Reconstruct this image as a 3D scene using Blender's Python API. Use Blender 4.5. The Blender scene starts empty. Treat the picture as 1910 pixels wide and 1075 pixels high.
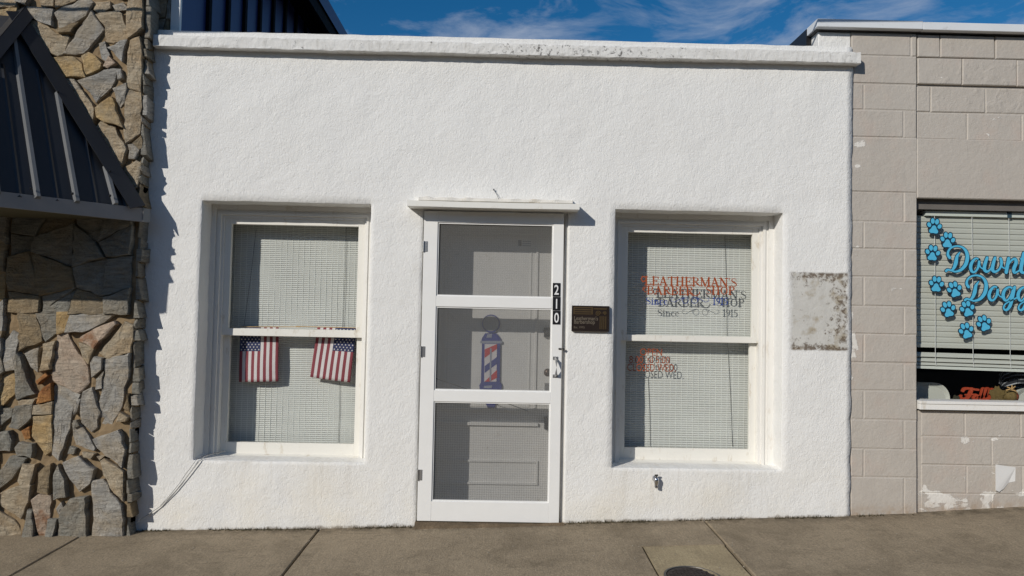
import bpy, bmesh, math, random
from mathutils import Vector, Matrix, noise
rnd = random.Random(7)
R = math.radians
scene = bpy.context.scene
col = scene.collection

# ------------------------------------------------------------------ camera
F_PX, CX, CY, IW = 1280.0, 955.0, 537.5, 1910.0
YAW, PITCH, ROLL = R(.714), R(1.99), R(-1.127)
D, H = 4.9, 1.52
def cam_rot():
    cy_, sy_ = math.cos(YAW), math.sin(YAW)
    Rz = Matrix(((cy_, sy_, 0), (-sy_, cy_, 0), (0, 0, 1)))
    cp, sp = math.cos(PITCH), math.sin(PITCH)
    Rx = Matrix(((1, 0, 0), (0, cp, -sp), (0, sp, cp)))
    cr, sr = math.cos(ROLL), math.sin(ROLL)
    Ry = Matrix(((cr, 0, sr), (0, 1, 0), (-sr, 0, cr)))
    return Rz @ Rx @ Ry
M3 = cam_rot()
EYE = Vector((0, -D, H))
def ray(px, py): return M3 @ Vector(((px - CX) / F_PX, 1, -(py - CY) / F_PX))
def W(px, py, y=0.0):
    """measured point of the photograph on the vertical plane at depth y -> (X, Z)"""
    d = ray(px, py); s = (y + D) / d.y
    p = EYE + d * s
    return p.x, p.z
def WX(px, py, y=0.0): return W(px, py, y)[0]
def WZ(px, py, y=0.0): return W(px, py, y)[1]
cam = bpy.data.objects.new('camera', bpy.data.cameras.new('camera'))
col.objects.link(cam)
cam.data.sensor_width = 36; cam.data.lens = 36 * F_PX / IW
cam.data.clip_end = 5000; cam.data.clip_start = .05
m4 = Matrix.Identity(4)
right, fwd, up = M3.col[0], M3.col[1], M3.col[2]
for i in range(3):
    m4[i][0] = right[i]; m4[i][1] = up[i]; m4[i][2] = -fwd[i]
m4.translation = EYE
cam.matrix_world = m4
scene.camera = cam

# ------------------------------------------------------------------ light
SUNDIR = Vector((-.885, -1.0, .64)).normalized()         # towards the sun
sun = bpy.data.objects.new('sun', bpy.data.lights.new('sun', 'SUN'))
col.objects.link(sun)
sun.data.energy = 3.5; sun.data.angle = R(.53); sun.data.color = (1, .95, .87)
sun.rotation_euler = SUNDIR.to_track_quat('Z', 'Y').to_euler()
sun.location = (-6, -8, 8)
EL = math.asin(SUNDIR.z); AZ = math.atan2(SUNDIR.x, SUNDIR.y)
w = bpy.data.worlds.new('World'); scene.world = w; w.use_nodes = True
nt = w.node_tree; nd = nt.nodes; lk = nt.links
bg = nd['Background']
sky = nd.new('ShaderNodeTexSky'); sky.sky_type = 'NISHITA'; sky.sun_disc = False
sky.sun_elevation = EL; sky.sun_rotation = AZ
sky.altitude = 600; sky.air_density = 1.0; sky.dust_density = .25; sky.ozone_density = 2.2
hsv = nd.new('ShaderNodeHueSaturation'); hsv.inputs['Saturation'].default_value = 1.42; hsv.inputs['Value'].default_value = 1.15
lk.new(sky.outputs[0], hsv.inputs['Color'])
tc = nd.new('ShaderNodeTexCoord')
mp = nd.new('ShaderNodeMapping'); mp.inputs['Scale'].default_value = (1.6, 2.2, 4.2); mp.inputs['Rotation'].default_value = (.2, .35, .5)
lk.new(tc.outputs['Generated'], mp.inputs[0])
n1 = nd.new('ShaderNodeTexNoise'); n1.inputs['Scale'].default_value = 4.2; n1.inputs['Detail'].default_value = 9; n1.inputs['Roughness'].default_value = .62; n1.inputs['Distortion'].default_value = .55
lk.new(mp.outputs[0], n1.inputs['Vector'])
cr = nd.new('ShaderNodeValToRGB'); cr.color_ramp.elements[0].position = .45; cr.color_ramp.elements[1].position = .74
cr.color_ramp.elements[0].color = (0, 0, 0, 1); cr.color_ramp.elements[1].color = (.62, .62, .62, 1)
lk.new(n1.outputs['Fac'], cr.inputs[0])
mx = nd.new('ShaderNodeMixRGB'); mx.inputs['Color2'].default_value = (6.6, 7.3, 8.8, 1)
lk.new(cr.outputs[0], mx.inputs['Fac']); lk.new(hsv.outputs[0], mx.inputs['Color1'])
lk.new(mx.outputs[0], bg.inputs['Color'])
bg.inputs['Strength'].default_value = .065
scene.view_settings.view_transform = 'Standard'; scene.view_settings.look = 'None'
scene.view_settings.gamma = 1; scene.view_settings.exposure = 0
scene.cycles.transparent_max_bounces = 24

# ------------------------------------------------------------------ materials
class Mat:
    def __init__(s, name, rough=.6, metal=0, spec=.5):
        s.m = bpy.data.materials.new(name); s.m.use_nodes = True
        s.t = s.m.node_tree; s.n = s.t.nodes; s.l = s.t.links
        s.b = s.n['Principled BSDF']; s.out = s.n['Material Output']
        s.b.inputs['Roughness'].default_value = rough; s.b.inputs['Metallic'].default_value = metal
        s.b.inputs['Specular IOR Level'].default_value = spec
        g = s.n.new('ShaderNodeNewGeometry'); s.pos = g.outputs['Position']; s.geo = g
        s.h = None
    def map(s, scale=(1, 1, 1), rot=(0, 0, 0), loc=(0, 0, 0), v=None):
        q = s.n.new('ShaderNodeMapping'); q.inputs['Scale'].default_value = scale
        q.inputs['Rotation'].default_value = rot; q.inputs['Location'].default_value = loc
        s.l.new(v or s.pos, q.inputs[0]); return q.outputs[0]
    def noise(s, scale, detail=4, rough=.55, dist=0, v=None):
        q = s.n.new('ShaderNodeTexNoise'); q.inputs['Scale'].default_value = scale; q.inputs['Detail'].default_value = detail
        q.inputs['Roughness'].default_value = rough; q.inputs['Distortion'].default_value = dist
        s.l.new(v or s.pos, q.inputs['Vector']); return q.outputs['Fac']
    def voro(s, scale, v=None, feat='F1', out='Distance'):
        q = s.n.new('ShaderNodeTexVoronoi'); q.feature = feat; q.inputs['Scale'].default_value = scale
        s.l.new(v or s.pos, q.inputs['Vector']); return q.outputs[out]
    def ramp(s, f, a, b, ca=(0, 0, 0), cb=(1, 1, 1)):
        q = s.n.new('ShaderNodeValToRGB'); e = q.color_ramp.elements
        e[0].position = a; e[1].position = b; e[0].color = (*ca, 1); e[1].color = (*cb, 1)
        s.l.new(f, q.inputs[0]); return q.outputs[0]
    def mix(s, f, a, b, mode='MIX'):
        q = s.n.new('ShaderNodeMixRGB'); q.blend_type = mode
        for inp, v in ((q.inputs[0], f), (q.inputs[1], a), (q.inputs[2], b)):
            if isinstance(v, (int, float)): inp.default_value = v
            elif isinstance(v, tuple): inp.default_value = (*v, 1)
            else: s.l.new(v, inp)
        return q.outputs[0]
    def math(s, op, a, b=0.0, c=None, clamp=False):
        q = s.n.new('ShaderNodeMath'); q.operation = op; q.use_clamp = clamp
        for i, v in enumerate((a, b) if c is None else (a, b, c)):
            if isinstance(v, (int, float)): q.inputs[i].default_value = v
            else: s.l.new(v, q.inputs[i])
        return q.outputs[0]
    def xyz(s):
        q = s.n.new('ShaderNodeSeparateXYZ'); s.l.new(s.pos, q.inputs[0]); return q.outputs
    def sstep(s, v, a, b):
        q = s.n.new('ShaderNodeMapRange'); q.interpolation_type = 'SMOOTHSTEP'
        q.inputs[1].default_value = a; q.inputs[2].default_value = b
        s.l.new(v, q.inputs[0]); return q.outputs[0]
    def color(s, c):
        if isinstance(c, tuple): s.b.inputs['Base Color'].default_value = (*c, 1)
        else: s.l.new(c, s.b.inputs['Base Color'])
    def bump(s, hgt, strength=.5, dist=.01, ):
        q = s.n.new('ShaderNodeBump'); q.inputs['Strength'].default_value = strength; q.inputs['Distance'].default_value = dist
        s.l.new(hgt, q.inputs['Height'])
        if s.h: s.l.new(s.h, q.inputs['Normal'])
        s.h = q.outputs[0]; s.l.new(s.h, s.b.inputs['Normal'])
    def roughn(s, f): s.l.new(f, s.b.inputs['Roughness'])
def paint(name, c, rough=.5, var=.06, dirt=None, bs=.15, scale=9, metal=0, spec=.5):
    k = Mat(name, rough, metal, spec)
    c2 = tuple(max(0, x * (1 - 2.2 * var)) for x in c)
    cc = k.mix(k.noise(scale, 6, .6), c2, tuple(min(1, x * (1 + var)) for x in c))
    if dirt: cc = k.mix(k.math('MULTIPLY', k.ramp(k.noise(14, 8, .7), .6, .74), .55), cc, dirt)
    k.color(cc)
    if bs: k.bump(k.noise(160, 4, .6), bs, .002)
    return k.m

# ground height along the wall (the pavement climbs to the right)
GP = [(-40, -.25), (-6, -.09), (-3.5, -.072), (-2.5, -.063), (-2, -.048), (-1.26, -.031), (-.57, -.004), (.45, .035), (1.4, .0725), (2.5, .116), (2.98, .138), (3.75, .19), (6, .30), (40, 1.2)]
def gz(x, y=0):
    for (a, za), (b, zb) in zip(GP, GP[1:]):
        if a <= x <= b:
            return za + (zb - za) * (x - a) / (b - a) + .02 * y
    return 0

# --- stucco
def stucco():
    k = Mat('white_stucco', .85, 0, .25)
    X, Y, Z = k.xyz()
    base = k.mix(k.noise(1.6, 5, .6), (.735, .725, .70), (.80, .795, .775))
    # drifted grime and hairline stains
    base = k.mix(k.math('MULTIPLY', k.ramp(k.noise(2.3, 9, .72), .58, .8), .22), base, (.55, .50, .42))
    # cream tint low on the wall, left of the door
    low = k.math('MULTIPLY', k.sstep(Z, .75, .0), k.ramp(k.noise(2.1, 5), .42, .68))
    base = k.mix(k.math('MULTIPLY', low, .35), base, (.74, .66, .50))
    # grime right at the foot of the wall (follows the climbing pavement)
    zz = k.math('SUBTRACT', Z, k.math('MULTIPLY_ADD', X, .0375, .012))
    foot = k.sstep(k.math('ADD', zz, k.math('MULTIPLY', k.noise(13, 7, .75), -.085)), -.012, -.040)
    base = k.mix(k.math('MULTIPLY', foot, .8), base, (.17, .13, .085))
    # faint run-off below the sills and fine cracks
    def under(a, b, zz_): 
        return k.math('MULTIPLY', k.math('MULTIPLY', k.sstep(X, a - .02, a + .05), k.sstep(X, b + .02, b - .05)), k.math('MULTIPLY', k.sstep(Z, zz_ - .55, zz_ - .02), k.sstep(Z, zz_ + .02, zz_ - .005)))
    runs = k.ramp(k.noise(3, 7, .7, .1, k.map((7, 1, .5))), .50, .72)
    us = k.math('MAXIMUM', under(-2.14, -.98, .45), under(.82, 1.98, .44))
    base = k.mix(k.math('MULTIPLY', k.math('MULTIPLY', us, runs), .30), base, (.48, .42, .33))
    top = k.math('MULTIPLY', k.sstep(Z, 3.0, 3.42), runs)
    base = k.mix(k.math('MULTIPLY', top, .16), base, (.42, .40, .36))

    # bare patch where a sign was taken down: grey render with mould
    x0, z1 = W(1476, 508); x1, z0 = W(1578, 655)
    wob = k.math('MULTIPLY', k.math('SUBTRACT', k.noise(14, 7, .75), .5), .075)
    Xw = k.math('ADD', X, wob); Zw = k.math('ADD', Z, k.math('MULTIPLY', wob, .4))
    inx = k.math('MULTIPLY', k.sstep(Xw, x0 - .022, x0 + .022), k.sstep(Xw, x1 + .02, x1 - .006))
    inz = k.math('MULTIPLY', k.sstep(Zw, z0 - .008, z0 + .010), k.sstep(Zw, z1 + .007, z1 - .009))
    box = k.math('MULTIPLY', inx, inz)
    patch = k.mix(k.noise(9, 6, .65), (.47, .455, .42), (.63, .62, .585))
    # mould: denser to the top right and the bottom edge
    dz = k.math('MAXIMUM', k.sstep(Z, z0 + .09, z0), k.math('MULTIPLY', k.math('MAXIMUM', k.sstep(Z, z1 - .13, z1), k.math('MULTIPLY', k.sstep(X, x1 - .2, x1), .8)), .85))
    mf = k.math('ADD', k.noise(26, 8, .72, .4), k.math('MULTIPLY', dz, .20))
    mould = k.ramp(mf, .60, .70)
    spots = k.ramp(k.math('ADD', k.voro(19), k.math('MULTIPLY', k.noise(40, 4), .12)), .14, .24, (1, 1, 1), (0, 0, 0))
    sel = k.ramp(k.noise(7, 3), .50, .56)
    mould = k.math('MAXIMUM', mould, k.math('MULTIPLY', spots, sel))
    tan = k.ramp(k.math('ADD', k.noise(11, 5), k.math('MULTIPLY', dz, .12)), .56, .72)
    patch = k.mix(k.math('MULTIPLY', tan, .8), patch, (.33, .275, .19))
    patch = k.mix(k.math('MULTIPLY', mould, .85), patch, (.105, .072, .045))
    k.color(k.mix(box, base, patch))
    v = k.map((1, 1, .72))
    t = k.noise(62, 6, .62, .9, v)
    t2 = k.math('SUBTRACT', 1.0, k.math('ABSOLUTE', k.math('MULTIPLY_ADD', k.noise(42, 3, .5, 1.4, v), 2.0, -1.0)))
    k.bump(k.noise(2.2, 4), .45, .035)
    k.bump(k.noise(8, 4, .6, .8), .38, .014)
    keep = k.math('SUBTRACT', 1.0, k.math('MULTIPLY', box, .6))
    k.bump(k.math('MULTIPLY', k.math('ADD', t, k.math('MULTIPLY', t2, .55)), keep), .55, .0075)
    k.bump(k.noise(170, 4, .65), .35, .0028)
    return k.m
def cornice_mat():
    k = Mat('weathered_white_cap', .85, 0, .25)
    X, Y, Z = k.xyz()
    base = k.mix(k.noise(7, 6, .6), (.60, .59, .56), (.79, .78, .76))
    v = k.map((6, 3, 1.2))
    st = k.ramp(k.noise(5, 8, .75, .3, v), .53, .74)
    base = k.mix(k.math('MULTIPLY', st, .6), base, (.30, .28, .24))
    zone = k.math('ADD', .035, k.math('MULTIPLY', k.math('MULTIPLY', k.sstep(X, -.5, .3), k.sstep(X, 1.9, .8)), .09))
    sp = k.ramp(k.math('ADD', k.noise(34, 7, .72), zone), .66, .74)
    base = k.mix(k.math('MULTIPLY', sp, .85), base, (.05, .045, .04))
    k.color(base)
    k.bump(k.noise(18, 6, .65), .6, .014); k.bump(k.noise(120, 4), .3, .003)
    return k.m
def concrete(name, a, b, stain, sc=1.0):
    k = Mat(name, .9, 0, .25)
    c = k.mix(k.noise(2.2 * sc, 7, .62), a, b)
    gr = k.ramp(k.noise(95, 6, .78), .36, .66)
    c = k.mix(.6, c, k.mix(gr, tuple(x * .38 for x in a), tuple(min(1, x * 1.9) for x in b)))
    br = k.noise(70, 4, .6, 0, k.map((1.6, .12, 1), (0, 0, R(38))))
    c = k.mix(.38, c, k.mix(br, tuple(x * .55 for x in a), tuple(min(1, x * 1.5) for x in b)))
    c = k.mix(k.math('MULTIPLY', k.ramp(k.noise(1.7, 9, .72, .4), .46, .66), .55), c, stain)
    c = k.mix(k.math('MULTIPLY', k.ramp(k.noise(4.2, 9, .78, .8, k.map((1, 2.2, 1), (0, 0, R(20)))), .54, .72), .5), c, tuple(x * .75 for x in stain))
    c = k.mix(k.math('MULTIPLY', k.ramp(k.noise(2.6, 7, .7, .3, k.map(loc=(7, 2, 0))), .56, .74), .45), c, tuple(min(1, x * 1.25) for x in b))
    sp = k.ramp(k.voro(24), .045, .075, (1, 1, 1), (0, 0, 0))
    c = k.mix(k.math('MULTIPLY', sp, k.ramp(k.noise(6, 2), .6, .66)), c, (.05, .04, .03))
    sp2 = k.ramp(k.voro(31, k.map(loc=(3, 5, 1))), .03, .05, (1, 1, 1), (0, 0, 0))
    c = k.mix(k.math('MULTIPLY', sp2, k.ramp(k.noise(9, 2), .58, .62)), c, (.55, .5, .42))
    # dirt band along the foot of the walls
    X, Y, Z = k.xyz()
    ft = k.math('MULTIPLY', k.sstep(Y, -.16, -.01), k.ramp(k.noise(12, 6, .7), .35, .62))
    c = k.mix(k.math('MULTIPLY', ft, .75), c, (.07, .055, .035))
    k.color(c)
    k.bump(k.noise(60, 5, .65), .5, .006); k.bump(br, .35, .004); k.bump(k.noise(280, 3, .7), .6, .003)
    return k.m
def stone_mat(name, a, b, c3, rust=0.0):
    a, b, c3 = (tuple(min(.8, x * 1.3) for x in q) for q in (a, b, c3))
    k = Mat(name, .82, 0, .3)
    v = k.map((1, 1, 1), (rnd.uniform(0, 1), .5, rnd.uniform(-1, 1)))
    n = k.noise(5, 8, .66, .8, v)
    c = k.mix(k.ramp(n, .34, .66), a, b)
    c = k.mix(k.math('MULTIPLY', k.ramp(k.noise(4.4, 7, .66, .6, k.map(loc=(rnd.uniform(0, 9), 1, 2))), .44, .60), .85), c, c3)
    st = k.noise(9, 6, .7, .6, k.map((1, 1, 5.5), (0, rnd.uniform(-.9, .9), 0)))
    c = k.mix(.45, c, k.mix(k.ramp(st, .3, .7), tuple(x * .5 for x in a), tuple(min(1, x * 1.45) for x in b)))
    if rust: c = k.mix(k.math('MULTIPLY', k.ramp(k.noise(6, 4), .56, .64), rust), c, (.26, .10, .03))
    k.color(c)
    k.bump(st, 1.0, .022); k.bump(k.noise(16, 8, .72, .6), 1.0, .022); k.bump(k.noise(70, 5, .7), .8, .006)
    return k.m
def block_paint():
    k = Mat('beige_block_paint', .7, 0, .35)
    X, Y, Z = k.xyz()
    c = k.mix(k.noise(1.8, 6, .62), (.42, .378, .332), (.495, .458, .408))
    pk = k.ramp(k.noise(2.6, 7, .66), .52, .72)
    c = k.mix(k.math('MULTIPLY', pk, .42), c, (.50, .375, .31))
    c = k.mix(k.math('MULTIPLY', k.ramp(k.noise(4.2, 8, .74), .60, .76), .4), c, (.27, .235, .20))
    # bare white where the paint has flaked, low on the window wall and at the joint with the white shop
    zz = k.math('SUBTRACT', Z, k.math('MULTIPLY_ADD', X, .0475, -.002))
    low = k.math('MULTIPLY', k.sstep(zz, .34, .02), k.sstep(X, 2.98, 3.05))
    fl = k.ramp(k.math('ADD', k.noise(4.6, 8, .66, .3, k.map((1, 1, 1.7))), k.math('MULTIPLY', low, .165)), .655, .672)
    def spot(px_, py_, rx, rz):
        ax, az = W(px_, py_)
        dx = k.math('DIVIDE', k.math('SUBTRACT', X, ax), rx); dz_ = k.math('DIVIDE', k.math('SUBTRACT', Z, az), rz)
        rr = k.math('ADD', k.math('MULTIPLY', dx, dx), k.math('MULTIPLY', dz_, dz_))
        return k.sstep(k.math('ADD', rr, k.math('MULTIPLY', k.noise(15, 7, .72, .5), 5.0)), 2.95, 2.85)
    for q_ in ((1607, 268, .052, .045), (1602, 310, .025, .016), (1591, 642, .055, .125), (1590, 590, .022, .05), (1591, 705, .025, .03), (1806, 824, .07, .035), (1862, 822, .04, .016)): fl = k.math('MAXIMUM', fl, spot(*q_))
    c = k.mix(fl, c, (.70, .67, .62))
    tan = k.math('MULTIPLY', k.sstep(zz, .10, .0), k.ramp(k.noise(16, 6, .7), .36, .6))
    c = k.mix(k.math('MULTIPLY', tan, .8), c, (.36, .27, .19))
    k.color(c)
    bx0_, bz1_ = W(1730, 106); bx1_, bz0_ = W(1960, 212)
    reg = k.math('MULTIPLY', k.math('MULTIPLY', k.sstep(X, bx0_, bx0_ + .12), k.sstep(X, bx1_, bx1_ - .1)), k.math('MULTIPLY', k.sstep(Z, bz0_, bz0_ + .05), k.sstep(Z, bz1_, bz1_ - .05)))
    k.bump(k.math('MULTIPLY', reg, k.ramp(k.noise(11, 3, .5, .5), .50, .72)), .35, .010)
    k.bump(k.noise(7, 5, .6), .4, .02); k.bump(k.noise(45, 6, .7), .55, .006); k.bump(fl, .6, .003)
    return k.m
def screen_mat():
    k = Mat('insect_screen', .7, .0)
    tr = k.n.new('ShaderNodeBsdfTransparent'); tr.inputs[0].default_value = (1, 1, 1, 1)
    k.color((.17, .17, .165))
    wx = k.n.new('ShaderNodeTexWave'); wx.bands_direction = 'X'; wx.inputs['Scale'].default_value = 19; wx.inputs['Distortion'].default_value = 1.8; wx.inputs['Detail'].default_value = 2
    wz = k.n.new('ShaderNodeTexWave'); wz.bands_direction = 'Z'; wz.inputs['Scale'].default_value = 19; wz.inputs['Distortion'].default_value = 1.8; wz.inputs['Detail'].default_value = 2
    k.l.new(k.pos, wx.inputs[0]); k.l.new(k.pos, wz.inputs[0])
    s_ = k.math('ADD', wx.outputs['Fac'], wz.outputs['Fac'])
    X, Y, Z = k.xyz()
    amp = k.math('MULTIPLY_ADD', k.sstep(Z, .95, .85), .045, .015)
    f = k.math('ADD', k.math('MULTIPLY', k.math('SUBTRACT', s_, 1.0), amp), .25)
    ms = k.n.new('ShaderNodeMixShader'); k.l.new(f, ms.inputs[0]); k.l.new(tr.outputs[0], ms.inputs[1]); k.l.new(k.b.outputs[0], ms.inputs[2])
    k.l.new(ms.outputs[0], k.out.inputs[0]); return k.m
def glass_mat():
    k = Mat('window_glass', .02)
    tr = k.n.new('ShaderNodeBsdfTransparent'); tr.inputs[0].default_value = (.955, .962, .955, 1)
    gl = k.n.new('ShaderNodeBsdfGlossy'); gl.inputs['Roughness'].default_value = .015
    fr = k.n.new('ShaderNodeFresnel'); fr.inputs[0].default_value = 1.45
    f = k.math('MULTIPLY', fr.outputs[0], k.math('MULTIPLY_ADD', k.geo.outputs['Backfacing'], -.9, .9))
    ms = k.n.new('ShaderNodeMixShader'); k.l.new(f, ms.inputs[0]); k.l.new(tr.outputs[0], ms.inputs[1]); k.l.new(gl.outputs[0], ms.inputs[2])
    k.l.new(ms.outputs[0], k.out.inputs[0]); return k.m
def old_white(name, c=(.78, .76, .70), chips=.6):
    k = Mat(name, .5, 0, .4)
    cc = k.mix(k.noise(6, 6, .6), tuple(x * .93 for x in c), c)
    X, Y, Z = k.xyz()
    cc = k.mix(k.math('MULTIPLY', k.ramp(k.noise(17, 7, .72, 0, k.map((1, 1, .35))), .57, .70), chips), cc, (.42, .33, .2))
    k.color(cc); k.bump(k.noise(90, 5, .6, 0, k.map((1, 1, .2))), .3, .003); return k.m
def sheet_metal(name, c, rough, metal=.0):
    k = Mat(name, rough, metal, .5)
    k.color(k.mix(k.noise(5, 5), tuple(x * .8 for x in c), tuple(x * 1.15 for x in c)))
    k.bump(k.noise(3.5, 2), .25, .02); return k.m

MS = stucco(); MC = cornice_mat()
M_side = concrete('pavement_concrete', (.205, .163, .11), (.32, .258, .178), (.115, .090, .058))
M_patch = concrete('pavement_patch_concrete', (.28, .225, .135), (.38, .31, .195), (.17, .13, .08), 2)
M_kerb = concrete('kerb_concrete', (.28, .26, .23), (.38, .35, .31), (.18, .16, .13))
M_asph = concrete('asphalt', (.04, .04, .042), (.06, .06, .06), (.03, .03, .03))
M_soil = paint('joint_dirt', (.035, .028, .02), .95, .3)
M_mortar = paint('sandy_mortar', (.255, .18, .10), .95, .16, (.10, .07, .04), .9, 18)
ST = dict(g=stone_mat('grey_stone', (.21, .20, .182), (.335, .32, .29), (.31, .24, .15)),
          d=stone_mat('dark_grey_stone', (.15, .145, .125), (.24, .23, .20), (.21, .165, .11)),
          t=stone_mat('tan_stone', (.25, .20, .14), (.37, .315, .23), (.33, .22, .11)),
          o=stone_mat('ochre_stone', (.30, .195, .085), (.40, .285, .14), (.32, .28, .21)),
          p=stone_mat('pinkish_stone', (.32, .235, .17), (.41, .325, .25), (.30, .27, .22), .7),
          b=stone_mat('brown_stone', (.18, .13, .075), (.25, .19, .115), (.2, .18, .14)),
          r=stone_mat('rust_stone', (.26, .11, .035), (.34, .17, .06), (.14, .045, .02), .6))
M_stone_side = ST['d']
M_awn = sheet_metal('dark_slate_sheet_metal', (.017, .018, .021), .42)
M_rib = sheet_metal('sunlit_rib_metal', (.15, .155, .16), .34)  # awning metal made paler so the ribs carry the sun highlight in colour
M_fasc = paint('grey_fascia_paint', (.25, .235, .23), .5, .05)
M_fascend = paint('pale_grey_end_paint', (.30, .29, .27), .5, .05)
M_soffit = paint('soffit_paint', (.11, .10, .06), .7, .08)
M_navy = paint('navy_metal_siding', (.020, .034, .135), .45, .05, None, .05)
M_navyd = paint('dark_navy_metal', (.005, .006, .010), .8, .05, None, .05, spec=.1)
M_black = paint('black_metal', (.012, .012, .014), .4, .05, None, .05)
M_trim = paint('white_trim_paint', (.78, .77, .75), .5, .04)
M_door = paint('screen_door_paint', (.80, .795, .775), .42, .025, None, .12)
M_frame = old_white('aged_cream_white_paint')
M_casing = old_white('casing_paint', (.77, .755, .715), .35)
M_inner = paint('inner_door_paint', (.74, .73, .70), .5, .05, (.4, .36, .3))
M_jamb = paint('jamb_paint', (.60, .585, .55), .55, .1, (.3, .26, .2))
M_screen = screen_mat(); M_glass = glass_mat()
M_blind = paint('grey_green_vinyl_slats', (.67, .675, .65), .5, .06, None, .0, 3)
M_stitch = paint('blind_stitching', (.80, .81, .78), .6, .03, None, 0)
M_cord = paint('dark_cord', (.05, .05, .05), .7, .05, None, 0)
M_flagr = paint('flag_red', (.27, .052, .07), .75, .08, None, .3)
M_flagw = paint('flag_white', (.72, .67, .68), .75, .04, None, .3)
M_flagb = paint('flag_navy', (.025, .035, .115), .75, .08, None, .3)
M_wood = paint('flag_stick_wood', (.55, .35, .16), .6, .1)
M_steel = paint('galvanised_steel', (.50, .50, .50), .35, .1, None, .2, 40, .85)
M_chrome = paint('chrome', (.62, .62, .64), .16, .05, None, 0, 40, 1.0)
M_dkmetal = paint('aged_dark_metal', (.10, .095, .09), .4, .15, None, .2, 40, .7)
M_brown = paint('brown_knob_metal', (.09, .055, .035), .35, .1, None, 0, 40, .5)
M_plq = paint('dark_bronze', (.030, .020, .016), .38, .12, None, .15, 20, .3)
M_plq2 = paint('brass_relief', (.125, .085, .04), .42, .12, None, .15, 30, .5)
M_plq3 = paint('pale_brass_lettering', (.24, .20, .15), .45, .1, None, 0, 30, .3)
M_red = paint('red_letter_vinyl', (.32, .068, .018), .5, .08, None, 0)
M_blue = paint('blue_letter_vinyl', (.018, .05, .25), .5, .08, None, 0)
M_blk = paint('black_plastic', (.012, .012, .014), .35, .05, None, 0)
M_whitep = paint('white_plastic', (.80, .80, .79), .4, .02, None, 0)
M_aqua = paint('aqua_vinyl', (.085, .45, .68), .5, .04, None, 0)
M_ink = paint('dark_teal_vinyl', (.006, .028, .06), .5, .05, None, 0)
M_vblind = paint('sage_venetian_slats', (.56, .565, .515), .45, .03, None, 0, 3)
M_vrail = paint('pale_blind_rail', (.70, .73, .68), .4, .03, None, 0)
M_block = block_paint()
M_bsill = old_white('white_sill_paint', (.80, .785, .75), .5)
M_coping = paint('white_metal_coping', (.70, .72, .74), .35, .04, (.4, .4, .4), .1, 4)
M_dkframe = paint('dark_window_head', (.16, .145, .13), .6, .15)  # one dark tone for the window head and left jamb
M_chair = paint('white_chair_plastic', (.60, .61, .56), .4, .03, None, 0)
M_fall = paint('orange_red_paint', (.42, .06, .022), .5, .1, None, .2)
M_leaf = paint('olive_brown_felt', (.17, .115, .035), .8, .25, None, .4, 40)
M_pump = paint('pumpkin_fabric', (.27, .06, .02), .8, .2, None, .4, 30)
M_twig = paint('straw_raffia', (.50, .31, .13), .8, .15, None, .3)
M_dkleaf = paint('dark_dried_leaf', (.05, .045, .025), .8, .3, None, .3)
M_dark = paint('interior_dark', (.018, .018, .018), .9, .1, None, 0)
M_cloth = paint('dark_cloth', (.02, .022, .03), .9, .1, None, .2)
M_clothsun = paint('cloth_sun_stripe', (.4, .42, .46), .9, .05, None, .2)
M_roof = paint('roof_membrane', (.10, .10, .10), .9, .1)
M_lid = paint('iron_lid', (.045, .032, .03), .6, .3, (.16, .12, .1), .7, 30, .4)
M_weed = paint('dry_weeds', (.075, .06, .03), .9, .3, None, 0, 30)
M_caulk = old_white('flaking_caulk', (.66, .63, .57), .8)
M_wire = paint('grey_wire', (.42, .42, .40), .5, .05, None, 0)
M_wired = paint('dark_wire', (.10, .10, .10), .5, .05, None, 0)
M_pblue = paint('pole_blue_print', (.016, .03, .25), .5, .1, None, 0)
M_plight = paint('pole_light_print', (.30, .32, .40), .5, .1, None, 0)
M_pglobe = paint('pole_globe_print', (.36, .37, .38), .5, .05, None, 0)

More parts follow.
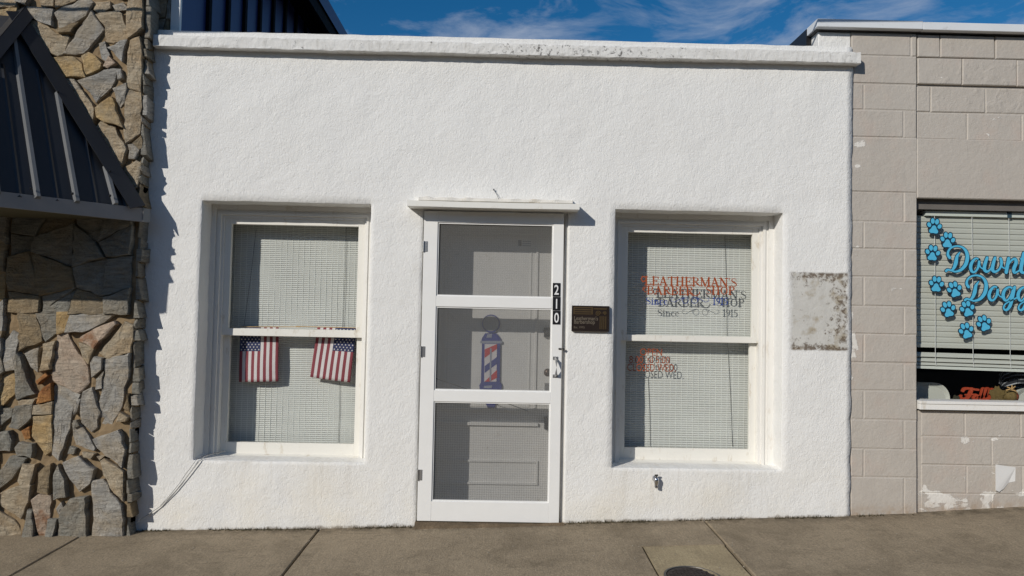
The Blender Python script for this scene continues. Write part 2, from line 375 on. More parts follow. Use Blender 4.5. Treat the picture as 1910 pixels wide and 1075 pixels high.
# ------------------------------------------------------------------ mesh helpers
class MB:
    def __init__(s): s.v = []; s.f = []; s.mi = []; s.mats = []
    def idx(s, m):
        if m not in s.mats: s.mats.append(m)
        return s.mats.index(m)
    def add(s, verts, faces, m=None):
        o = len(s.v); s.v += [tuple(p) for p in verts]
        i = s.idx(m)
        for f in faces: s.f.append([o + a for a in f]); s.mi.append(i)
    def box(s, x0, x1, y0, y1, z0, z1, m=None):
        if x1 < x0: x0, x1 = x1, x0
        if y1 < y0: y0, y1 = y1, y0
        if z1 < z0: z0, z1 = z1, z0
        s.add([(x0, y0, z0), (x1, y0, z0), (x1, y1, z0), (x0, y1, z0), (x0, y0, z1), (x1, y0, z1), (x1, y1, z1), (x0, y1, z1)],
              [(0, 3, 2, 1), (4, 5, 6, 7), (0, 1, 5, 4), (1, 2, 6, 5), (2, 3, 7, 6), (3, 0, 4, 7)], m)
    def prism(s, poly, y0, y1, m=None):
        """polygon in (x, z), from depth y0 (front) to y1"""
        n = len(poly)
        a = sum(poly[i][0] * poly[(i + 1) % n][1] - poly[(i + 1) % n][0] * poly[i][1] for i in range(n))
        if a < 0: poly = poly[::-1]
        s.add([(x, y0, z) for x, z in poly] + [(x, y1, z) for x, z in poly],
              [list(range(n)), list(range(2 * n - 1, n - 1, -1))] + [(i, n + i, n + (i + 1) % n, (i + 1) % n) for i in range(n)], m)
    def poly3(s, pts, thick, m=None):
        """planar polygon given thickness along its normal"""
        n = len(pts); P = [Vector(p) for p in pts]
        nn = Vector((0, 0, 0))
        for i in range(n): nn += P[i].cross(P[(i + 1) % n])
        nn.normalize(); Q = [p - nn * thick for p in P]
        s.add(P + Q, [list(range(n)), list(range(2 * n - 1, n - 1, -1))] + [(i, n + i, n + (i + 1) % n, (i + 1) % n) for i in range(n)], m)
    def tube(s, path, r, m=None, seg=8, caps=True):
        P = [Vector(p) for p in path]; rings = []
        rr = r if isinstance(r, (list, tuple)) else [r] * len(P)
        t0 = (P[1] - P[0]).normalized()
        ref = Vector((0, 0, 1)) if abs(t0.z) < .9 else Vector((1, 0, 0))
        for i, p in enumerate(P):
            t = (P[min(i + 1, len(P) - 1)] - P[max(i - 1, 0)]).normalized()
            a = t.cross(ref).normalized(); b = a.cross(t).normalized()
            rings.append([p + (a * math.cos(k * 2 * math.pi / seg) + b * math.sin(k * 2 * math.pi / seg)) * rr[i] for k in range(seg)])
        vs = [v for rg in rings for v in rg]; fs = []
        for i in range(len(P) - 1):
            for k in range(seg):
                a, b = i * seg + k, i * seg + (k + 1) % seg
                fs.append((a, a + seg, b + seg, b))
        if caps: fs += [list(range(seg)), list(range(len(vs) - 1, len(vs) - seg - 1, -1))]
        s.add(vs, fs, m)
    def lathe(s, prof, c, axis='z', m=None, seg=20):
        """profile of (radius, height) about an axis through c"""
        vs = []; fs = []
        for r, h in prof:
            for k in range(seg):
                a = 2 * math.pi * k / seg; x, y = r * math.cos(a), r * math.sin(a)
                vs.append({'z': (c[0] + x, c[1] + y, c[2] + h), 'y': (c[0] + x, c[1] + h, c[2] + y), 'x': (c[0] + h, c[1] + x, c[2] + y)}[axis])
        for i in range(len(prof) - 1):
            for k in range(seg):
                a, b = i * seg + k, i * seg + (k + 1) % seg
                fs.append((a, b, b + seg, a + seg))
        n = len(vs); fs += [list(range(seg - 1, -1, -1)), list(range(n - seg, n))]
        s.add(vs, fs, m)
    def ribbon(s, pts, wd, y0, y1, m=None):
        """flat brush stroke in (x, z) with round ends, extruded y0..y1"""
        P = [Vector((p[0], p[1])) for p in pts]; n = len(P)
        wd = wd if isinstance(wd, (list, tuple)) else [wd] * n
        L = []; Rr = []
        for i, p in enumerate(P):
            a = (P[i] - P[i - 1]).normalized() if i > 0 else None
            b = (P[i + 1] - P[i]).normalized() if i < n - 1 else None
            t = (a + b) if a and b else (a or b)
            if t.length < 1e-6: t = b or a
            t.normalize(); q = Vector((-t.y, t.x)) * wd[i] / 2
            L.append(p + q); Rr.append(p - q)
        t0 = (P[1] - P[0]).normalized(); t1 = (P[-1] - P[-2]).normalized()
        cap0 = [P[0] + Matrix.Rotation(math.pi / 2 + a, 2) @ t0 * wd[0] / 2 for a in (.6, 1.2, math.pi / 2, 1.94, 2.54)]
        cap1 = [P[-1] + Matrix.Rotation(-math.pi / 2 + a, 2) @ t1 * wd[-1] / 2 for a in (.6, 1.2, math.pi / 2, 1.94, 2.54)]
        for i in range(n - 1):
            s.prism([tuple(L[i]), tuple(L[i + 1]), tuple(Rr[i + 1]), tuple(Rr[i])], y0, y1, m)
        if wd[0] > .004: s.prism([tuple(L[0])] + [tuple(c) for c in cap0] + [tuple(Rr[0])], y0, y1, m)
        if wd[-1] > .004: s.prism([tuple(Rr[-1])] + [tuple(c) for c in cap1] + [tuple(L[-1])], y0, y1, m)
    def build(s, name, m=None, parent=None, bevel=0, smooth=False):
        me = bpy.data.meshes.new(name)
        off = Vector((0, 0, 0))
        if parent is not None:
            q = parent
            while q is not None: off += Vector(q.location); q = q.parent
        me.from_pydata([tuple(Vector(p) - off) for p in s.v], [], s.f)
        for k in s.mats: me.materials.append(k or m)
        me.polygons.foreach_set('material_index', s.mi)
        if smooth: me.polygons.foreach_set('use_smooth', [True] * len(me.polygons))
        me.validate(); me.update()
        o = bpy.data.objects.new(name, me); col.objects.link(o)
        if parent is not None: o.parent = parent
        if bevel:
            bm = bmesh.new(); bm.from_mesh(me)
            bmesh.ops.bevel(bm, geom=[e for e in bm.edges], offset=bevel, segments=2, profile=.5, affect='EDGES', clamp_overlap=True)
            bm.to_mesh(me); bm.free()
        return o
def tag(o, label=None, cat=None, group=None, kind=None):
    if label: o['label'] = label
    if cat: o['category'] = cat
    if group: o['group'] = group
    if kind: o['kind'] = kind
    return o
def empty(name, loc, label, cat, group=None):
    o = bpy.data.objects.new(name, None); col.objects.link(o); o.location = loc; o.empty_display_size = .1
    return tag(o, label, cat, group)
def N(x, y, z): return noise.noise(Vector((x, y, z)))
def recentre(o, loc):
    """move a single-mesh thing's origin to its base"""
    o.data.transform(Matrix.Translation(-Vector(loc))); o.location = loc
    return o
def text_obj(name, body, size, x, z, y, m, parent, ext=.001, align='LEFT', sx=1.0, bold=0.0, spacing=1.0):
    cu = bpy.data.curves.new(name, 'FONT'); cu.body = body; cu.size = size; cu.extrude = ext; cu.align_x = align; cu.offset = bold; cu.space_character = spacing
    cu.resolution_u = 4
    t = bpy.data.objects.new(name, cu); col.objects.link(t)
    bpy.context.view_layer.update()
    me = bpy.data.meshes.new_from_object(t.evaluated_get(bpy.context.evaluated_depsgraph_get()))
    bpy.data.objects.remove(t); bpy.data.curves.remove(cu)
    off = Vector((0, 0, 0)); q = parent
    while q is not None: off += Vector(q.location); q = q.parent
    me.transform(Matrix.Translation(Vector((x, y, z)) - off) @ Matrix.Rotation(R(90), 4, 'X') @ Matrix.Diagonal((sx, 1, 1, 1)))
    me.materials.clear(); me.materials.append(m); me.name = name
    o = bpy.data.objects.new(name, me); col.objects.link(o); o.parent = parent
    return o

# ------------------------------------------------------------------ ground
def grid_sheet(mb, xs, ys, zf, skip=None, drop=.05, m=None):
    idx = {}; vs = []
    for i, x in enumerate(xs):
        for j, y in enumerate(ys):
            idx[i, j] = len(vs); vs.append((x, y, zf(x, y)))
    fs = []; live = set()
    for i in range(len(xs) - 1):
        for j in range(len(ys) - 1):
            if skip and skip((xs[i] + xs[i + 1]) / 2, (ys[j] + ys[j + 1]) / 2): continue
            live.add((i, j)); fs.append((idx[i, j], idx[i + 1, j], idx[i + 1, j + 1], idx[i, j + 1]))
    low = {}
    def lo(k):
        if k not in low: v = vs[k]; low[k] = len(vs); vs.append((v[0], v[1], v[2] - drop))
        return low[k]
    for (i, j) in live:
        for (di, dj, a, b) in ((-1, 0, (i, j), (i, j + 1)), (1, 0, (i + 1, j + 1), (i + 1, j)), (0, -1, (i + 1, j), (i, j)), (0, 1, (i, j + 1), (i + 1, j + 1))):
            if (i + di, j + dj) not in live:
                p, q = idx[a], idx[b]; fs.append((p, q, lo(q), lo(p)))
    mb.add(vs, fs, m)
def frange(a, b, st, extra=()):
    n = max(1, int(round((b - a) / st))); s = {round(a + (b - a) * i / n, 5) for i in range(n + 1)}
    for e in extra:
        if a < e < b:
            s = {q for q in s if abs(q - e) > .012 or q in (round(a, 5), round(b, 5))}; s.add(round(e, 5))
    return sorted(s)
PX0, PX1, PY1, PY0 = .925, 1.447, -.487, -1.45         # the square patch round the utility cover
sw = MB()
joints = [-12, -9.2, -6.0, -4.45, -2.853, -1.26, 1.453, 4.2, 7.0, 9.5, 12]
for a, b in zip(joints, joints[1:]):
    fine = -5 < a < 5
    for (ya, yb) in ((-1.55, .6), (-3.1, -1.555)):
        xs = frange(a + .006, b - .006, .06 if fine else .6, (a + .012, b - .012, PX0 - .005, PX0 - .013)); ys = frange(ya, yb, .06 if fine else .4, (PY1 + .005,))
        def zf(x, y, a=a, b=b):
            e = min(x - a - .006, b - .006 - x)
            return gz(x, y) + .004 * N(x * 2, y * 2, 3) + .0016 * N(x * 9, y * 9, 1) - (.006 if e < .003 else 0)
        grid_sheet(sw, xs, ys, zf, (lambda x, y: PX0 - .006 < x < PX1 + .03 and y < PY1 + .004 and y > PY0 and x < 1.46) if a == -1.26 and ya == -1.55 else None, .06)
tag(sw.build('sidewalk', M_side, smooth=False), kind='structure')
pb = MB()
grid_sheet(pb, frange(PX0, PX1 - .012, .05), frange(PY0 - .1, PY1, .05), lambda x, y: gz(x, y) - .004 + .003 * N(x * 5, y * 5, 8) + .001 * N(x * 20, y * 20, 2), None, .06)
tag(pb.build('sidewalk_patch', M_patch), kind='structure')
gb = MB(); grid_sheet(gb, frange(-12, 12, .5), frange(-3.1, .8, .5), lambda x, y: gz(x, y) - .028, None, .02)
tag(gb.build('joint_bed', M_soil), kind='structure')
kb = MB(); grid_sheet(kb, frange(-40, 40, 1), [-3.28, -3.27, -3.12, -3.11], lambda x, y: gz(x, -3.1) - (.01 if y < -3.275 or y > -3.115 else 0), None, .3)
tag(kb.build('kerb', M_kerb), kind='structure')
rb = MB(); grid_sheet(rb, frange(-40, 40, 2), frange(-13, -3.2, .7), lambda x, y: gz(x, -3.2) - .15 - .03 * abs(y + 8) / 5, None, .05)
tag(rb.build('road', M_asph), kind='structure')
fb = MB(); grid_sheet(fb, [-1500, -40, 40, 1500], [-1500, -13.02, 0, 60, 1500], lambda x, y: -.75, None, .1)
tag(fb.build('ground', paint('far_ground', (.16, .15, .11), .95, .2, None, 0, .1)), kind='structure')

# unseen brick row added across the street: blocks low sky, reflects in panes
opp = empty('sky_block_row', (0, -24, -.2), 'two-storey brick row added unseen behind the camera to block low sky', 'building')
M_brick = paint('red_brown_brick', (.20, .10, .07), .85, .2, (.12, .07, .05), .3, 3)
mb = MB(); mb.box(-40, 45, -34, -24, -.5, 7.2); mb.build('wall', M_brick, opp)
mb = MB(); mb.box(-40.2, 45.2, -34, -23.8, 7.2, 7.5); mb.build('cornice', M_kerb, opp)
M_dkwin = paint('dark_window', (.03, .035, .04), .08, .1, None, 0)
for i in range(14):
    x = -37 + i * 5.9
    mb = MB(); mb.box(x, x + 4.2, -23.98, -23.9, .2, 2.9); mb.build('window', M_dkwin, opp)
    for dx_ in (.3, 2.6): mb = MB(); mb.box(x + dx_, x + dx_ + 1.2, -23.98, -23.9, 4.3, 6.2); mb.build('window', M_dkwin, opp)

# utility cover
ucx, ucy = 1.107, -.973; ucz = gz(ucx, ucy) - .004
uc = empty('utility_cover', (ucx, ucy, ucz), 'round dark iron utility cover set in the square concrete patch of the pavement', 'cover')
mb = MB(); mb.lathe([(.163, -.03), (.163, .006), (.150, .007), (.148, .001), (.148, -.03)], (ucx, ucy, ucz), m=None, seg=48); mb.build('rim', M_dkmetal, uc)
mb = MB(); mb.lathe([(.145, -.03), (.145, .003), (.142, .0045)], (ucx, ucy, ucz), seg=48)
for i in range(-5, 6):
    for j in range(-5, 6):
        x, y = i * .024, j * .024
        if x * x + y * y < .0150: mb.box(ucx + x - .007, ucx + x + .007, ucy + y - .007, ucy + y + .007, ucz + .0046, ucz + .0075)
mb.build('lid', M_lid, uc)

# ------------------------------------------------------------------ white shop
shop = empty('barber_shop', (0, .15, 0), 'white stuccoed one-storey shop with weathered cornice, between stone and beige block buildings', 'shop')
XL, XRt, XRb = -2.60, .5113 * D, .509 * D
ZTOP = WZ(950, 85, 0)
LW = (-.4415 * D, -.195 * D, -.2225 * D + H, .1545 * D + H)      # x0,x1,z0,z1 of the left opening
RW = (.1612 * D, .4097 * D, -.2230 * D + H, .1537 * D + H)
DO = (W(781, 700)[0], W(1056, 700)[0], -.2, .1445 * D + H + .012)
def wall_mesh():
    x_ext = [LW[0], LW[1], RW[0], RW[1], DO[0], DO[1]]; z_ext = [LW[2], LW[3], RW[2], RW[3], DO[3]]
    xs = frange(XL, XRt, .045, x_ext); zs = frange(-.22, ZTOP + .05, .045, z_ext)
    bm = bmesh.new(); V = {}
    def inside(x, z):
        for q in (LW, RW, DO):
            if q[0] < x < q[1] and q[2] < z < q[3]: return True
        return False
    for i, x in enumerate(xs):
        for j, z in enumerate(zs):
            V[i, j] = bm.verts.new((x, 0, z))
    for i in range(len(xs) - 1):
        for j in range(len(zs) - 1):
            if not inside((xs[i] + xs[i + 1]) / 2, (zs[j] + zs[j + 1]) / 2):
                bm.faces.new((V[i, j], V[i + 1, j], V[i + 1, j + 1], V[i, j + 1]))
    bmesh.ops.delete(bm, geom=[v for v in bm.verts if not v.link_faces], context='VERTS')
    bed = [e for e in bm.edges if e.is_boundary]
    for v in bm.verts:
        x, z = v.co.x, v.co.z
        v.co.y = .006 * N(x * 1.1, 0, z * 1.1) + .004 * N(x * 3.5, 4, z * 3.5)
        if any(e.is_boundary for e in v.link_edges):
            v.co.x += .0045 * N(x * 9, 7, z * 9); v.co.z += .0035 * N(x * 9, 2, z * 9)
        if abs(x - XRt) < .001:
            v.co.x = XRb + (XRt - XRb) * (z / 3.4) + .012 * N(1, z * 7, 3) + .006 * N(5, z * 23, 3)
    ops = [e for e in bed if min(v.co.x for v in e.verts) > XL + .1 and max(v.co.x for v in e.verts) < XRt - .05 and max(v.co.z for v in e.verts) < ZTOP - .3 and min(v.co.z for v in e.verts) > -.15]
    def push(edges, dy, inset):
        r = bmesh.ops.extrude_edge_only(bm, edges=edges)
        nv = [g for g in r['geom'] if isinstance(g, bmesh.types.BMVert)]; ne = [g for g in r['geom'] if isinstance(g, bmesh.types.BMEdge)]
        for v in nv:
            v.co.y += dy
            if inset:
                for q in (LW, RW, DO):
                    cx_, cz_ = (q[0] + q[1]) / 2, (q[2] + q[3]) / 2
                    if q[0] - .03 < v.co.x < q[1] + .03 and q[2] - .03 < v.co.z < q[3] + .03:
                        if abs(v.co.x - q[0]) < .025: v.co.x += inset
                        if abs(v.co.x - q[1]) < .025: v.co.x -= inset
                        if abs(v.co.z - q[3]) < .025: v.co.z -= inset
                        if abs(v.co.z - q[2]) < .025: v.co.z += inset
        return [e for e in ne if e.is_boundary]
    e = push(ops, .003, .0025); e = push(e, .006, .0015); e = push(e, .17, .0); 
    # right end return and the other outer edges
    ends = [q for q in bm.edges if q.is_boundary and min(v.co.x for v in q.verts) > XRt - .05 and all(v.co.y < .1 for v in q.verts)]
    r = bmesh.ops.extrude_edge_only(bm, edges=ends)
    for g in r['geom']:
        if isinstance(g, bmesh.types.BMVert): g.co.y += .08
    bmesh.ops.recalc_face_normals(bm, faces=bm.faces)
    fr = [f for f in bm.faces if abs(f.normal.y) > .9]
    if sum(f.normal.y for f in fr) > 0: bmesh.ops.reverse_faces(bm, faces=bm.faces)
    me = bpy.data.meshes.new('wall'); 
    bm.transform(Matrix.Translation(-Vector(shop.location)))
    bm.to_mesh(me); bm.free()
    me.materials.append(MS); me.polygons.foreach_set('use_smooth', [True] * len(me.polygons))
    o = bpy.data.objects.new('wall', me); col.objects.link(o); o.parent = shop
    return o
wall_mesh()
# sides, back and roof behind the parapet
mb = MB()
mb.box(XL, XL + .2, .2, 9, -.3, ZTOP + .05); mb.box(2.24, 2.44, .2, 9, -.3, ZTOP - .05); mb.box(XL + .2, 2.24, 8.8, 9, -.3, ZTOP - .05)
mb.build('side_wall', MS, shop)
mb = MB(); mb.box(XL + .2, 2.24, .3, 8.8, ZTOP - .45, ZTOP - .35); mb.build('roof', M_roof, shop)
mb = MB(); mb.box(XL + .2, 2.24, 1.2, 1.3, -.2, ZTOP - .45, M_dark); mb.box(XL + .2, 2.24, .2, 1.2, -.25, -.15, M_dark)
# inner leaf of the front wall between the openings
for (a, b) in ((XL + .2, LW[0] - .02), (LW[1] + .02, DO[0] - .02), (DO[1] + .02, RW[0] - .02), (RW[1] + .02, 2.24)): mb.box(a, b, .195, .30, -.2, ZTOP - .45, M_dark)
mb.build('interior_wall', M_dark, shop)
# cornice: rough projecting cap
def cornice():
    yc_ = -.068
    x0, x1 = WX(286, 66, yc_), WX(1606, 104, yc_)
    zt = WZ(950, 80.5, yc_); zb = WZ(950, 102.5, yc_)
    xs = frange(x0, x1, .028); rings = []
    prof = [(.30, zb + .010), (-.064, zb), (-.068, zb + .004), (-.068, (zb + zt) / 2 - .02), (-.068, (zb + zt) / 2 + .02), (-.067, zt - .005), (-.062, zt), (.10, zt + .006), (.30, zt + .006)]
    vs = []; fs = []
    for i, x in enumerate(xs):
        chip = max(0, N(x * 6.5, 3, 1) - .30) * .030 + max(0, N(x * 19, 8, 1) - .32) * .026
        for j, (y, z) in enumerate(prof):
            a = .0022 * N(x * 6, j * 3.1, 2) + .002 * N(x * 25, j * 5.3, 6)
            dz = a * .9; dy = a * 1.2
            if j in (5, 6, 7): dz -= chip
            if j in (1, 2): dz += .5 * max(0, N(x * 15, 5, 9) - .35) * .03
            vs.append((x, y + dy, z + dz + .006 * N(x * .9, 1, 1)))
    n = len(prof)
    for i in range(len(xs) - 1):
        for j in range(n):
            a, b = i * n + j, i * n + (j + 1) % n
            fs.append((a, a + n, b + n, b))
    fs += [list(range(n)), list(range(len(vs) - 1, len(vs) - n - 1, -1))]
    mb = MB(); mb.add(vs, fs); return mb.build('cornice', MC, shop)
cornice()

# windows
GY = {}
def window(op, gl, name_label, key):
    """op: opening; gl: photo measurements of the two glass rectangles"""
    x0, x1, z0, z1 = op
    yu, yl = .216, .256
    ul, ur = WX(gl['ul'], 520, yu), WX(gl['ur'], 520, yu); ut = WZ((gl['ul'] + gl['ur']) / 2, gl['ut'], yu)
    rt = WZ((gl['ul'] + gl['ur']) / 2, gl['rt'], .198); rbz = WZ((gl['ul'] + gl['ur']) / 2, gl['rb'], .198)
    ll, lr = WX(gl['ll'], 730, yl), WX(gl['lr'], 730, yl); lb = WZ((gl['ll'] + gl['lr']) / 2, gl['lb'], yl); lbb = WZ((gl['ll'] + gl['lr']) / 2, gl['lbb'], .24)
    gx0 = (ul + ll) / 2; gx1 = (ur + lr) / 2
    mb = MB()
    # stepped brick-mould casing on jambs and head
    W_ = gx0 - .048 - x0; WR = x1 - gx1 - .048; WT = z1 - ut - .045
    e = .0135
    steps = ((0, .42, .158), (.42, .62, .174), (.62, .80, .166), (.80, 1.0, .186))
    for (a, b, yf) in steps:
        mb.box(x0 - (e if a == 0 else 0) + W_ * a, x0 + W_ * b, yf, .30, z0 - .02, z1 - WT * a + (e if a == 0 else 0))
        mb.box(x1 + (e if a == 0 else 0) - WR * a, x1 - WR * b, yf, .30, z0 - .02, z1 - WT * a + (e if a == 0 else 0))
        mb.box(x0 + W_ * b, x1 - WR * b, yf + .0015, .30, z1 - WT * b, z1 - WT * a + (e if a == 0 else 0))
    wroot = mb.build('window', M_casing, shop)
    fx0, fx1, fzt = x0 + W_, x1 - WR, z1 - WT
    mb = MB()      # sloped sill: wooden ledge and plastered slope
    mb.add([(x0 - .012, .245, lbb + .004), (x1 + .012, .245, lbb + .004), (x1 + .012, .17, lbb - .012), (x0 - .012, .17, lbb - .012),
            (x0 - .012, .245, z0 - .06), (x1 + .012, .245, z0 - .06), (x1 + .012, .17, z0 - .06), (x0 - .012, .17, z0 - .06)],
           [(3, 2, 1, 0), (7, 4, 5, 6), (3, 7, 6, 2), (2, 6, 5, 1), (1, 5, 4, 0), (0, 4, 7, 3)])
    mb.build('sill', M_frame, wroot)
    mb = MB(); n = 40
    vs = []; fs = []
    for i in range(n + 1):
        x = x0 - .012 + (x1 - x0 + .024) * i / n; wob = .004 * N(x * 7, 1, 4)
        vs += [(x, .1695, lbb - .016 + wob * .4), (x, .02, z0 + .004 + wob * .6), (x, .004, z0 - .001 + wob * .6), (x, .004, z0 - .04), (x, .1695, z0 - .05)]
    for i in range(n):
        for j in range(5):
            a, b = i * 5 + j, i * 5 + (j + 1) % 5
            fs.append((a, a + 5, b + 5, b))
    fs += [[0, 1, 2, 3, 4], [n * 5 + 4, n * 5 + 3, n * 5 + 2, n * 5 + 1, n * 5]]
    mb.add(vs, fs); mb.build('sill_slope', MS, wroot)
    mb = MB()      # outer upper sash
    mb.box(fx0, gx0, .198, .232, rbz, fzt); mb.box(gx1, fx1, .198, .232, rbz, fzt)
    mb.box(gx0, gx1, .1985, .232, ut, fzt); mb.box(gx0, gx1, .1975, .232, rbz, rt)
    mb.build('upper_sash', M_frame, wroot, .0015)
    mb = MB()      # inner lower sash
    mb.box(fx0, gx0, .240, .274, lbb, rt); mb.box(gx1, fx1, .240, .274, lbb, rt)
    mb.box(gx0, gx1, .2405, .274, lbb, lb); mb.box(gx0, gx1, .2405, .274, rbz - .004, rt + .002)
    mb.build('lower_sash', M_frame, wroot, .0015)
    mb = MB(); mb.box(gx0 - .003, gx1 + .003, .216, .219, rt - .004, ut + .004); mb.build('pane', M_glass, wroot)
    mb = MB(); mb.box(gx0 - .003, gx1 + .003, .256, .259, lb - .004, rt - .005); mb.build('pane', M_glass, wroot)
    GY[key] = (gx0, gx1, lb, rt, rbz, ut)
    return wroot
window(LW, dict(ul=433, ur=670, ut=421, rt=615, rb=628, ll=425, lr=661, lb=826, lbb=848), '', 'L')
window(RW, dict(ul=1170, ur=1401, ut=436, rt=627, rb=638, ll=1165, lr=1397, lb=836, lbb=859), '', 'R')
def roll_blind(key, label, pitch, cords, seed):
    gx0, gx1, lb, rt, rbz, ut = GY[key]
    x0, x1, z0, z1 = gx0 - .045, gx1 + .045, lb - .03, ut + .07
    y = .352
    root = empty('roll_blind', ((x0 + x1) / 2, y, z0), label, 'blind', 'roll blinds behind the shop windows')
    mb = MB(); n = int((z1 - z0) / pitch); sg = 14
    for i in range(n):
        za = z0 + i * pitch
        prof = [(.0, za), (-.0028, za + pitch * .22), (-.0036, za + pitch * .46), (-.0029, za + pitch * .72), (-.0004, za + pitch * .93)]
        vs = []; fs = []
        for k in range(sg + 1):
            x = x0 + (x1 - x0) * k / sg; d = .004 * N(x * 3, za * 2.2, seed) + .0012 * N(x * 8, za * 30, seed)
            vs += [(x, y + yy + d, zz + .0016 * N(x * 2.5, za * 11, seed + 3)) for yy, zz in prof]
        for k in range(sg):
            for j in range(4):
                a = k * 5 + j; fs.append((a, a + 5, a + 6, a + 1))
        mb.add(vs, fs)
    mb.build('slats', M_blind, root, smooth=True)
    mb = MB(); k = 0; x = x0 + .02
    while x < x1 - .01:
        mb.box(x - .0013, x + .0013, y - .0042, y - .0020, z0, z1); x += .0435
    mb.build('stitching', M_stitch, root)
    for (pa, pb) in cords:
        xa, za = W(*pa, y - .01); xb, zb = W(*pb, y - .01)
        mb = MB(); mb.tube([(xa, y - .011, za), ((xa + xb) / 2 + .004, y - .011, (za + zb) / 2), (xb, y - .011, zb)], .0014, seg=5); mb.build('pull_cord', M_cord, root)
    return root
roll_blind('L', 'grey slatted roll blind hanging behind the two flags in the left shop window', .0150, [((646, 424), (640, 612)), ((634, 700), (631, 826)), ((478, 428), (455, 610))], 1)
roll_blind('R', 'grey slatted roll blind hanging behind the red lettering in the right shop window', .0172, [((1352, 440), (1356, 628)), ((1357, 640), (1366, 833)), ((1209, 705), (1213, 833))], 5)

# flags
def flag(corners, mirror, label):
    """corners: tl, tr, br, bl in photo px; cloth hangs just behind the lower pane"""
    y = .276
    c = [W(*p, y) for p in corners]
    root = empty('flag', ((c[2][0] + c[3][0]) / 2, y, c[3][1]), label, 'flag', 'small flags behind the left window')
    def P(u, v):   # u across 0..1, v down 0..1
        a = Vector(c[0]).lerp(Vector(c[1]), u); b = Vector(c[3]).lerp(Vector(c[2]), u); q = a.lerp(b, v)
        return (q.x, y + .005 * math.sin(u * 5 + v * 2.0) * (.3 + v) + .003 * math.sin(v * 7), q.y)
    mb = MB(); NV = 16
    for s_ in range(13):
        uu = [s_ / 13, (s_ + .5) / 13, (s_ + 1) / 13]
        us = uu if not mirror else [1 - a for a in uu][::-1]
        m = M_flagr if s_ % 2 == 0 else M_flagw
        can = s_ < 7
        for j in range(NV):
            va, vb = j / NV, (j + 1) / NV
            mm = M_flagb if (can and vb <= .4376) else m      # the blue field spans seven stripes
            vs = [P(a, v) for v in (va, vb) for a in us]
            mb.add(vs, [(0, 3, 4, 1), (1, 4, 5, 2)], mm)
    o = mb.build('cloth', M_flagr, root, smooth=True)
    bm = bmesh.new(); bm.from_mesh(o.data); bmesh.ops.remove_doubles(bm, verts=bm.verts, dist=.0001)
    bmesh.ops.solidify(bm, geom=bm.faces, thickness=.0008); bm.to_mesh(o.data); bm.free()
    mb = MB()
    for r in range(9):
        for q in range(6 if r % 2 == 0 else 5):
            u = (7 / 13) * (q + .5 + (0 if r % 2 == 0 else .5)) / 6; v = .4375 * (r + .6) / 9.2
            if mirror: u = 1 - u
            x, yy, z = P(u, v); rad = .0066
            pts = [(x + (rad if i % 2 == 0 else rad * .5) * math.sin(i * math.pi / 5), z + (rad if i % 2 == 0 else rad * .5) * math.cos(i * math.pi / 5)) for i in range(10)]
            mb.prism(pts, yy - .0022, yy - .0012)
    mb.build('stars', M_flagw, root)
    a = Vector(P(0, 0)); b = Vector(P(1, 0)); ext = (b - a) * .55
    mb = MB(); mb.tube([a - ext * (0 if not mirror else 1) + Vector((0, .004, .004)), b + ext * (1 if not mirror else 0) + Vector((0, .004, .004))], .003, seg=8); mb.build('stick', M_wood, root)
    return root
flag([(448, 611), (520, 611), (519, 712), (445, 713)], False, 'small striped flag hanging straight, starry blue field at its left, in the left window')
flag([(592, 611), (665, 613), (653, 714), (578, 704)], True, 'small striped flag hanging tilted, starry blue field at its right, in the left window')

# lettering on the right window
SER = {}
def ser(ch, w_, *st): SER[ch] = (w_, st)
tk, tn, sf = .20, .10, .09
def Vv(x, a=0, b=1, w_=tk): return ([(x, a), (x, b)], w_)
def Hh(y, a, b, w_=tn): return ([(a, y), (b, y)], w_)
B0, T0 = .035, .965
ser('L', .80, Vv(.2), Hh(T0, .02, .38, sf), Hh(B0, .02, .74, sf), Vv(.71, .03, .27, sf))
ser('E', .80, Vv(.2), Hh(T0, .02, .72, sf), Hh(B0, .02, .74, sf), Hh(.52, .2, .56, sf), Vv(.70, .76, .97, sf), Vv(.72, .03, .26, sf), Vv(.56, .42, .62, sf))
ser('A', .96, ([(.14, .02), (.45, 1)], tn), ([(.45, .98), (.78, .02)], tk), Hh(.32, .24, .66, sf), Hh(B0, .0, .3, sf), Hh(B0, .62, .96, sf))
ser('T', .86, Vv(.42), Hh(T0, .02, .82, sf), Vv(.04, .74, .97, sf), Vv(.80, .74, .97, sf), Hh(B0, .24, .60, sf))
ser('H', 1.0, Vv(.2), Vv(.76), Hh(.52, .2, .76, sf), Hh(T0, .03, .37, sf), Hh(B0, .03, .37, sf), Hh(T0, .59, .93, sf), Hh(B0, .59, .93, sf))
bowl = [(.2, T0), (.48, T0), (.62, .90), (.67, .75), (.62, .60), (.48, .52), (.2, .52)]
ser('R', .90, Vv(.2), (bowl, [sf, sf, .11, tk, .11, sf, sf]), ([(.40, .52), (.60, .26), (.86, .03)], [.12, tk, tn]), Hh(T0, .02, .22, sf), Hh(B0, .02, .38, sf))
ser('P', .80, Vv(.2), (bowl, [sf, sf, .11, tk, .11, sf, sf]), Hh(T0, .02, .22, sf), Hh(B0, .02, .38, sf))
ser('B', .84, Vv(.2), (bowl, [sf, sf, .11, tk, .11, sf, sf]), ([(.2, .52), (.52, .52), (.68, .44), (.73, .28), (.68, .12), (.52, B0), (.2, B0)], [sf, sf, .11, tk, .11, sf, sf]), Hh(T0, .02, .22, sf), Hh(B0, .02, .22, sf))
ser('M', 1.16, Vv(.16, 0, 1, tn), ([(.17, .98), (.56, .04)], tk), ([(.56, .04), (.94, .98)], tn), Vv(.96), Hh(T0, .0, .24, sf), Hh(B0, .0, .32, sf), Hh(T0, .9, 1.12, sf), Hh(B0, .78, 1.14, sf))
